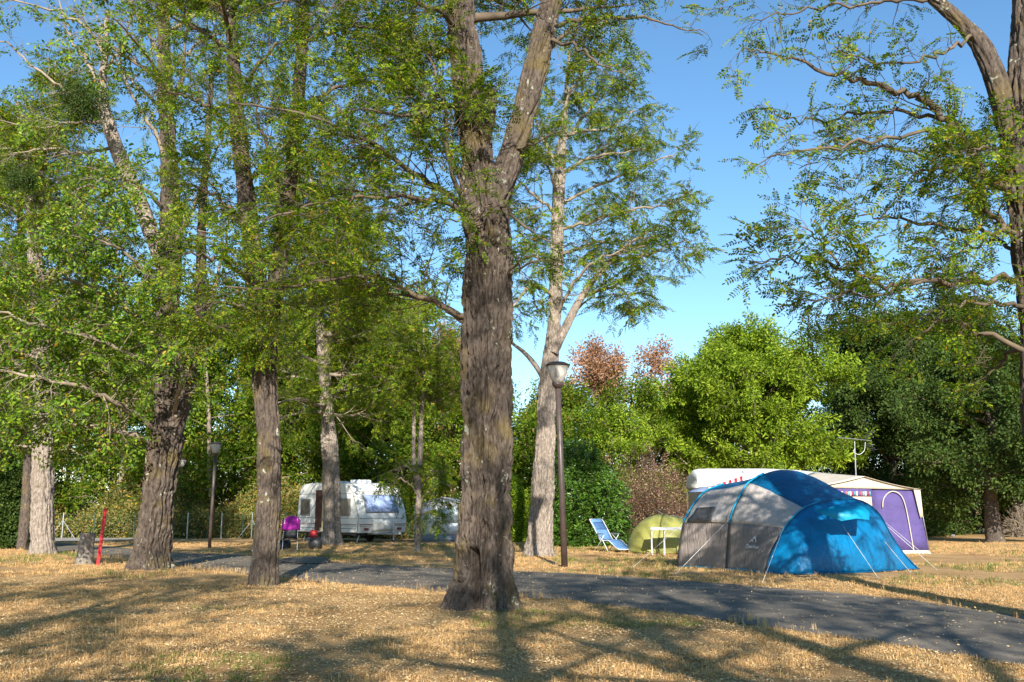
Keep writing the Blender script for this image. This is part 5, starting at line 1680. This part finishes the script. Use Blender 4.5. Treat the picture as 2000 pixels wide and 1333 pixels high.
# white frame tent behind the caravan
def frame_tent():
    Y = 47.0
    c = np.array([(876 - 1000) / FX * Y, Y, float(gz(0, Y))])
    root = thing('frame_tent', 'white frame tent with a clear window and grey hem right of the caravan', 'tent', c, math.radians(-8))
    w, dpt, h0, h1 = 1.35, 1.6, 1.75, 2.15
    def quad(name, pts, m, th=.012, par=None):
        return sheet(name, par or root, [[pts[0], pts[1]], [pts[3], pts[2]]], m, th)
    y0 = -dpt
    quad('front_wall', [(-w, y0, .38), (w, y0, .38), (w, y0 + .06, h0), (-w, y0 + .06, h0)], M['white_pvc'])
    quad('hem', [(-w, y0 - .02, 0), (w, y0 - .02, 0), (w, y0, .385), (-w, y0, .385)], M['grey_pvc'])
    for s in (-1, 1):
        quad('side_wall', [(s * w, y0 + .02, 0), (s * w, dpt, 0), (s * w, dpt, h0), (s * w, y0 + .06, h0)], M['white_pvc'])
        quad('roof_panel', [(s * (w + .08), y0 - .1, h0 - .02), (0, y0 - .1, h1), (0, dpt, h1), (s * (w + .08), dpt, h0 - .02)], M['white_pvc'])
        quad('gable', [(s * w, y0 + .055, h0 - .05), (s * .02, y0 + .055, h0 - .05), (s * .02, y0 + .055, h1 - .03), (s * w, y0 + .055, h0 - .01)], M['white_pvc'])
    quad('back_wall', [(-w, dpt, 0), (w, dpt, 0), (w, dpt, h0), (-w, dpt, h0)], M['white_pvc'])
    quad('window', [(.02, y0 - .03, .95), (1.2, y0 - .03, .95), (1.2, y0 - .0, 1.68), (.02, y0 - .0, 1.68)], M['clear_pvc'])
    quad('door_flap', [(.3, y0 - .05, .42), (1.2, y0 - .05, .42), (1.2, y0 - .03, .92), (.3, y0 - .03, .92)], M['white_pvc'])
    b = MB().box((0, 0, .2), (.7, .4, .4), 0, .02).box((0, 0, .43), (.74, .44, .05), 0, .02).build('wooden_box', M['wood_box'], None)
    b.location = tuple(c + np.array([1.0, -1.95, 0]))
    tag(b, 'orange-brown wooden box in front of the white frame tent', 'box')
frame_tent()
g = G(889, 1055)
nm = thing('pitch_marker', 'small white pitch number plate on a thin rod left of the middle trunk', 'marker', g)
MB().tube([(0, 0, -.05), (0, 0, .36)], .01, 6).build('rod', M['steel'], nm)
MB().box((0, -.012, .36), (.2, .012, .14), 0, .01).build('plate', M['white_metal'], nm)
for lab, px, py in (('low white pitch marker right of the purple awning', 1806, 1048), ('low white pitch marker on the lawn before the dark clear-trunked tree', 1862, 1052)):
    g = G(px, py)
    nm = thing('pitch_marker', lab, 'marker', g)
    MB().tube([(0, 0, -.05), (0, 0, .12)], .012, 6).build('rod', M['steel'], nm)
    MB().box((0, -.012, .16), (.15, .03, .13), 0, .01).build('plate', M['white_metal'], nm)

# ---------------------------------------------------------------- blue recliner
g = G(1192, 1080)
rc = thing('reclining_chair', 'blue reclining garden chair with white frame before the green hedge', 'chair', g + np.array([0, .2, 0]), math.atan2(-.83, .58))
side = smooth_path([(-.72, 1.12), (-.45, .80), (-.2, .47), (-.05, .40), (.2, .42), (.32, .40), (.62, .22), (.82, .14)], 4)
def ribbon(name, a, b, m, wd=.27, th=.03):
    q = side[a:b]
    return sheet(name, rc, [[(x, y, z + .012 * math.cos(y * 9)) for y in np.linspace(-wd, wd, 5)] for x, z in q], m, th)
ribbon('backrest', 0, 10, M['recliner_blue'])
ribbon('seat', 10, 21, M['recliner_blue'])
ribbon('leg_rest', 20, 29, M['recliner_blue'])
sheet('headrest', rc, [[(x - .02, y, z + .055) for y in np.linspace(-.22, .22, 4)] for x, z in side[2:6]], fabric('navy_pad', (.05, .12, .26), .7, .3), .06)
for s in (-1, 1):
    MB().tube([(x, s * .29, z) for x, z in side], .014, 6).build('side_rail', M['white_metal'], rc, True)
    MB().tube([(-.42, s * .33, .0), (-.05, s * .33, .42), (.10, s * .33, .60)], .013, 6).build('leg', M['white_metal'], rc, True)
    MB().tube([(.34, s * .33, .0), (.02, s * .33, .42), (-.25, s * .33, .62)], .013, 6).build('leg', M['white_metal'], rc, True)
    MB().box((-.10, s * .34, .635), (.46, .06, .035), 0, .02).build('armrest', M['arm_grey'], rc)
MB().tube([(.84, -.29, .14), (.87, 0, .13), (.84, .29, .14)], .014, 6).build('foot_rail', M['white_metal'], rc, True)
MB().tube([(-.72, -.29, 1.12), (-.73, 0, 1.13), (-.72, .29, 1.12)], .014, 6).build('head_rail', M['white_metal'], rc, True)

# ---------------------------------------------------------------- green pop-up tent and folding table
def popup():
    Y = G(1280, 1083)[1] + 1.0
    c = np.array([(1291 - 1000) / FX * Y, Y, float(gz(0, Y))])
    root = thing('popup_tent', 'small olive green pop-up tent left of the big blue tent', 'tent', c)
    ax = unit(np.array([.30, .95, 0])); out = unit(np.array([-.95, .30, 0]))
    th = np.linspace(0, math.pi, 21)
    def hoop(a):
        rl = 1.22 if a < 1.6 else 1.22 + .55 * (a - 1.6) / 1.5
        d = out * math.cos(a) * (1.0 if a < math.pi / 2 else 1.25) + np.array([0, 0, 1]) * math.sin(a) * 1.08
        return np.array([-ax * math.cos(t) * 1.0 + d * math.sin(t) ** .75 * 1.2 for t in th])
    def surf(a0, a1, n, s):
        V = np.array([hoop(a) for a in np.linspace(a0, a1, n)])
        cr = .018 * np.sin(np.linspace(0, math.pi * 7, n))[:, None, None] if s else 0
        V = V + (noise3(V * 5, 81)[..., None] - .5) * .03 + cr
        V[..., 2] = np.maximum(V[..., 2], .01)
        return V + c
    grid_part('hood', root, surf(.03, 1.62, 22, True), M['olive'], .008)
    grid_part('front_panel', root, surf(1.64, 3.05, 16, False), M['olive'], .008)
    tube_part('hoop_seam', root, hoop(1.63) * 1.012 + c, .014, M['olive_dark'], 6)
    tube_part('hem', root, hoop(.05) * 1.01 + c + np.array([0, 0, .02]), .014, M['olive_dark'], 6)
    dv = surf(1.8, 2.1, 4, False)
    tube_part('door_zip', root, smooth_path([hoop(1.75)[5] * 1.03, hoop(1.85)[9] * 1.03, hoop(2.2)[9] * 1.03, hoop(2.6)[6] * 1.03], 5) + c, .01, M['grey_light'], 5)
    tube_part('guy_rope', root, [hoop(1.63)[10] + c, P(1279, 995, Y + 1.2)], .006, M['rope'], 5)
popup()
g = G(1308, 1086)
tb = thing('folding_table', 'white folding camping table in front of the olive pop-up tent', 'table', g + np.array([0, .25, 0]), math.radians(-6))
MB().box((0, 0, .86), (1.15, .6, .035), 0, .02).build('tabletop', M['white_metal'], tb)
MB().box((0, -.29, .83), (1.1, .02, .05)).build('apron', M['steel'], tb)
for a in (-.52, -.12, .52):
    MB().tube([(a, -.25, 0), (a, -.25, .84)], .014, 6).build('leg', M['white_metal'], tb)
    MB().tube([(a, .25, 0), (a, .25, .84)], .014, 6).build('leg', M['white_metal'], tb)
    MB().tube([(a, -.25, .62), (a + .12, -.25, .83)], .009, 5).build('brace', M['steel'], tb)

# ---------------------------------------------------------------- camper with purple awning
def camper():
    Y = 35.0
    s = Y / FX
    zg = float(gz(0, Y))
    x0, x1 = (1363 - 1000) * Y / FX, (1660 - 1000) * Y / FX
    c = np.array([(x0 + x1) / 2, Y, zg])
    root = thing('camper', 'white-roofed camper behind the blue tent', 'caravan', c)
    hw = (x1 - x0) / 2
    ztop = EYE + (985 - 913) * s - zg
    z0 = ztop - .78
    MB().box((0, 1.1, (z0 - .1 + .45) / 2 + .2), (hw * 2 - .12, 2.1, z0 - .35), 0, .06).build('wall', M['dull_white'], root)  # shade below the roof cap is put into the wall colour
    prof = [(0, z0), (-.02, z0 + .28), (.08, z0 + .50), (.35, z0 + .60), (1.1, ztop - .02), (1.85, z0 + .60), (2.12, z0 + .50), (2.22, z0 + .28), (2.2, z0)]
    prof = smooth_path(prof, 4)
    xs = np.array([-hw, -hw + .02, -hw + .10, -hw + .3, -hw + .62, hw * .0, hw - 1.6, hw - .7, hw - .3, hw])
    hs = np.array([.55, .80, .93, .985, 1.0, 1.0, .93, .80, .68, .55])
    V = np.array([[(x, y, z0 + (z - z0) * h) for y, z in prof] for x, h in zip(xs, hs)])
    a, b = V.shape[:2]
    F = []
    for i in range(a - 1):
        for j in range(b - 1):
            F.append((i * b + j, i * b + j + 1, (i + 1) * b + j + 1, (i + 1) * b + j))
    F.append(tuple(range(b - 1, -1, -1))); F.append(tuple((a - 1) * b + j for j in range(b)))
    obj('roof', new_mesh('roof', V.reshape(-1, 3), F, M['roof_white']), root)
    sx = (1450 - 1000) * Y / FX - c[0]
    MB().tube([(sx, -.035, z0 + .05), (sx + .02, -.03, z0 + .35), (sx + .12, .1, z0 + .56), (sx + .14, .4, z0 + .65)], .012, 5).build('roof_seam', M['stripe_grey'], root, True)
    MB().box((-hw * .3, -.01, z0 - .55), (.9, .05, .5), 0, .01).build('window', M['glass_dark'], root)
    MB().box((hw * .45, -.01, z0 - .55), (.9, .05, .5), 0, .01).build('window', M['glass_dark'], root)
    for x in (-hw * .45, hw * .45):
        wh = MB().tube([(x, .05, .32), (x, .28, .32)], .32, 22).build('wheel', M['rubber'], root)
    # small blue rain flap at the left end
    f = [P(1342, 962, Y - .5), P(1385, 960, Y - .6), P(1392, 948, Y + .1), P(1370, 950, Y + .1)]
    fl = thing('rain_flap', 'small blue-grey canvas flap at the left end of the camper', 'awning', f[0])
    sheet('canvas', fl, [[W2L(fl, f[0]), W2L(fl, f[1])], [W2L(fl, f[3]), W2L(fl, f[2])]], fabric('slate_canvas', (.16, .21, .33), .7, .3), .015)
    MB().tube([W2L(fl, f[0]), W2L(fl, np.array([f[0][0], f[0][1], zg]))], .012, 6).build('pole', M['steel'], fl)
    # red and white striped valance seen over the tent roof
    q0, q1 = P(1384, 952, Y - 1.2), P(1450, 930, Y - .2)
    vl = thing('striped_valance', 'red and white striped awning valance above the blue tent roof', 'awning', (q0[0], q0[1], q0[2]))
    nst = 12
    for k in range(nst):
        t0, t1 = k / nst, (k + 1) / nst
        e0, e1 = q0 + (q1 - q0) * t0, q0 + (q1 - q0) * t1
        dn = np.array([-.02, -.12, -.30])
        sheet('stripe', vl, [[W2L(vl, e0), W2L(vl, e1)], [W2L(vl, e0 + dn), W2L(vl, e1 + dn)]], M['red'] if k % 2 else M['white_pvc'], .012)
    MB().tube([W2L(vl, q0), W2L(vl, q1)], .015, 6).build('rail', M['steel'], vl)
    MB().tube([W2L(vl, q0), W2L(vl, np.array([q0[0], q0[1], zg]))], .015, 6).build('pole', M['steel'], vl)
    # television aerial
    m0 = P(1669, 930, Y + .6)
    an = thing('aerial', 'television aerial on a mast above the camper', 'aerial', (m0[0], m0[1], zg))
    L_ = lambda px, py, dy=.6: W2L(an, P(px, py, Y + dy))
    MB().tube([(0, 0, 0), L_(1669, 862)], .022, 8).build('mast', M['steel'], an)
    MB().tube([L_(1636, 855, .3), L_(1702, 861, .9)], .014, 6).build('boom', M['steel'], an)
    for k in range(11):
        px = 1638 + k * 4.2
        mid = L_(px, 855 + k * .42, .3 + .06 * k)
        MB().tube([mid + np.array([-.06, -.2, .0]), mid + np.array([.06, .2, .0])], .006, 4).build('element', M['steel'], an)
    for dz in (-.12, .12):
        rf = MB()
        for k in range(5):
            rf.tube([L_(1692 + k * 3, 861, .6) + np.array([0, -.3, dz + (.06 * k if dz > 0 else -.06 * k)]), L_(1692 + k * 3, 861, .9) + np.array([0, .3, dz + (.06 * k if dz > 0 else -.06 * k)])], .006, 4)
        tag(rf.build('reflector', M['steel'], an), kind='stuff')
    MB().tube(smooth_path([L_(1690, 864), L_(1688, 880), L_(1678, 888), L_(1668, 884), L_(1669, 876)], 5), .01, 5).build('cable', M['white_metal'], an, True)

def awning():
    Yf = G(1790, 1082)[1]
    s = Yf / FX
    X = lambda px: (px - 1000) * s
    zg = float(gz(0, Yf))
    Z = lambda py: EYE + (985 - py) * Yf / FX
    root = thing('awning_tent', 'purple awning tent with cream roof and zipped arch door right of the blue tent', 'tent', (X(1700), Yf, zg))
    def q(name, pts, m, n=(6, 6), sag=.0, th=.012, par=None):
        p = np.array(pts, float)
        V = []
        for v in np.linspace(0, 1, n[1]):
            row = []
            for u in np.linspace(0, 1, n[0]):
                a = (p[0] * (1 - u) + p[1] * u) * (1 - v) + (p[3] * (1 - u) + p[2] * u) * v
                row.append(a + np.array([0, 0, -sag * math.sin(math.pi * u) * math.sin(math.pi * min(1, v + .2))]))
            V.append(row)
        return sheet(name, par or root, W2L(root, np.array(V)), m, th)
    y = Yf
    zt = Z(957)
    q('front_wall', [(X(1704), y, zg + .1), (X(1806), y - .05, zg + .1), (X(1792), y + .02, zt), (X(1704), y + .02, zt)], M['purple'])
    q('front_wall', [(X(1598), y, zg + .1), (X(1703), y, zg + .1), (X(1703), y + .02, Z(990)), (X(1598), y + .02, Z(990))], M['purple'])
    q('skirt', [(X(1598), y - .06, zg + .0), (X(1809), y - .10, zg + .0), (X(1806), y - .055, zg + .115), (X(1598), y - .01, zg + .115)], M['cream'])
    # patterned side pane: rows of little beige bricks, with a coloured pelmet above
    pm, nt, N, L, B = mat('woven_beige_pane')
    br = nnode(nt, 'ShaderNodeTexBrick', i_Scale=9.0)
    br.inputs['Color1'].default_value = (.62, .42, .27, 1); br.inputs['Color2'].default_value = (.70, .52, .38, 1); br.inputs['Mortar'].default_value = (.75, .68, .58, 1)
    mp = nt.nodes.new('ShaderNodeMapping'); tc = nt.nodes.new('ShaderNodeTexCoord'); mp.inputs['Rotation'].default_value = (math.pi / 2, 0, 0)
    L.new(tc.outputs['Object'], mp.inputs[0]); L.new(mp.outputs[0], br.inputs['Vector']); L.new(br.outputs[0], B.inputs['Base Color'])
    q('pane', [(X(1598), y - .015, Z(990)), (X(1703), y - .015, Z(990)), (X(1703), y + .0, Z(969)), (X(1598), y + .0, Z(969))], pm)
    q('pelmet_backing', [(X(1598), y - .03, Z(970)), (X(1703), y - .03, Z(970)), (X(1703), y - .03, Z(955)), (X(1598), y - .03, Z(955))], M['purple'])
    cols = [(.75, .72, .7), (.35, .05, .10), (.10, .25, .35), (.75, .72, .7), (.12, .10, .30), (.55, .12, .12), (.2, .4, .42)]
    cm = [plain('pelmet_colour', c_, .8) for c_ in cols]
    for k in range(24):
        a0 = 1601 + k * 4.2
        q('pelmet_flag', [(X(a0), y - .05, Z(969)), (X(a0 + 3.3), y - .05, Z(969)), (X(a0 + 3.3), y - .05, Z(960.5)), (X(a0), y - .05, Z(960.5))], cm[k % 7], (2, 2))
    # cream gable under the roof, roof slopes, right corner flap
    pk = Z(933)
    q('gable', [(X(1598), y - .06, Z(953)), (X(1792), y - .06, Z(957.5)), (X(1689), y - .06, pk), (X(1688), y - .06, pk)], M['cream'], (10, 5))
    yb = y + 3.6
    q('roof_slope', [(X(1594), y - .16, Z(951)), (X(1689), y - .16, pk + .02), (X(1660), yb, pk + .28), (X(1590), yb, Z(938))], M['cream'], (10, 8), .05)
    q('roof_slope', [(X(1689), y - .16, pk + .02), (X(1797), y - .16, Z(957)), (X(1770), yb, Z(950)), (X(1660), yb, pk + .28)], M['cream'], (10, 8), .07)
    q('side_wall', [(X(1806), y - .04, zg), (X(1780), yb, zg), (X(1770), yb, Z(952)), (X(1792), y + .03, zt)], M['purple'])
    q('corner_flap', [(X(1793), y - .09, Z(1012)), (X(1799), y - .09, Z(1008)), (X(1797), y - .10, zt), (X(1784), y - .10, zt)], M['cream'], (3, 5))
    arch = smooth_path([(1722, 992), (1725, 975), (1736, 963), (1748, 961), (1760, 969), (1767, 990), (1772, 1030), (1777, 1079)], 5)
    tube_part('door_zip', root, np.array([(X(a), y - .06, Z(b)) for a, b in arch]), .018, M['cream'], 6)
    tube_part('frame_pole', root, [(X(1794), y - .02, zt), (X(1808), y - .05, zg)], .014, M['steel'], 6)
    tube_part('guy_rope', root, [(X(1725), y - .08, Z(1020)), (X(1775), y - .9, zg + .02)], .006, M['rope'], 5)
camper(); awning()

# ---------------------------------------------------------------- wire fence before the wood
Yf = 51.0
zf = float(gz(0, Yf))
fx = lambda px: (px - 1000) / FX * Yf
fn = thing('wire_fence', 'low wire mesh fence with green and grey posts along the foot of the wood', 'fence', (fx(300), Yf, zf))
posts = [-160, -70, 20, 126, 187, 204, 265, 340, 369, 408, 435, 476, 494, 560, 640, 720, 800, 880, 940, 1018]
for k, px in enumerate(posts):
    lb = px in (126, 204, 369, 435, 494, 1018)
    MB().tube([(fx(px) - fx(300), 0, -.1), (fx(px) - fx(300), 0, 1.42)], .032 if lb else .028, 8).build('post', M['steel'] if lb else M['green_post'], fn)
for px in (126, 494):
    for sgn in (-1, 1):
        MB().tube([(fx(px) - fx(300), 0, 1.0), (fx(px) - fx(300) + sgn * .75, 0, 0)], .02, 6).build('strut', M['steel'], fn)
xa, xb = fx(-200) - fx(300), fx(1030) - fx(300)
wm = MB()
for z in np.arange(.1, 1.36, .155):
    wm.tube([(xa, 0, z), (xb, 0, z)], .004, 3, False)
for x in np.arange(xa, xb, .22):
    wm.tube([(x, 0, .1), (x, 0, 1.35)], .0035, 3, False)
tag(wm.build('wire_mesh', M['green_post'], fn), kind='stuff')
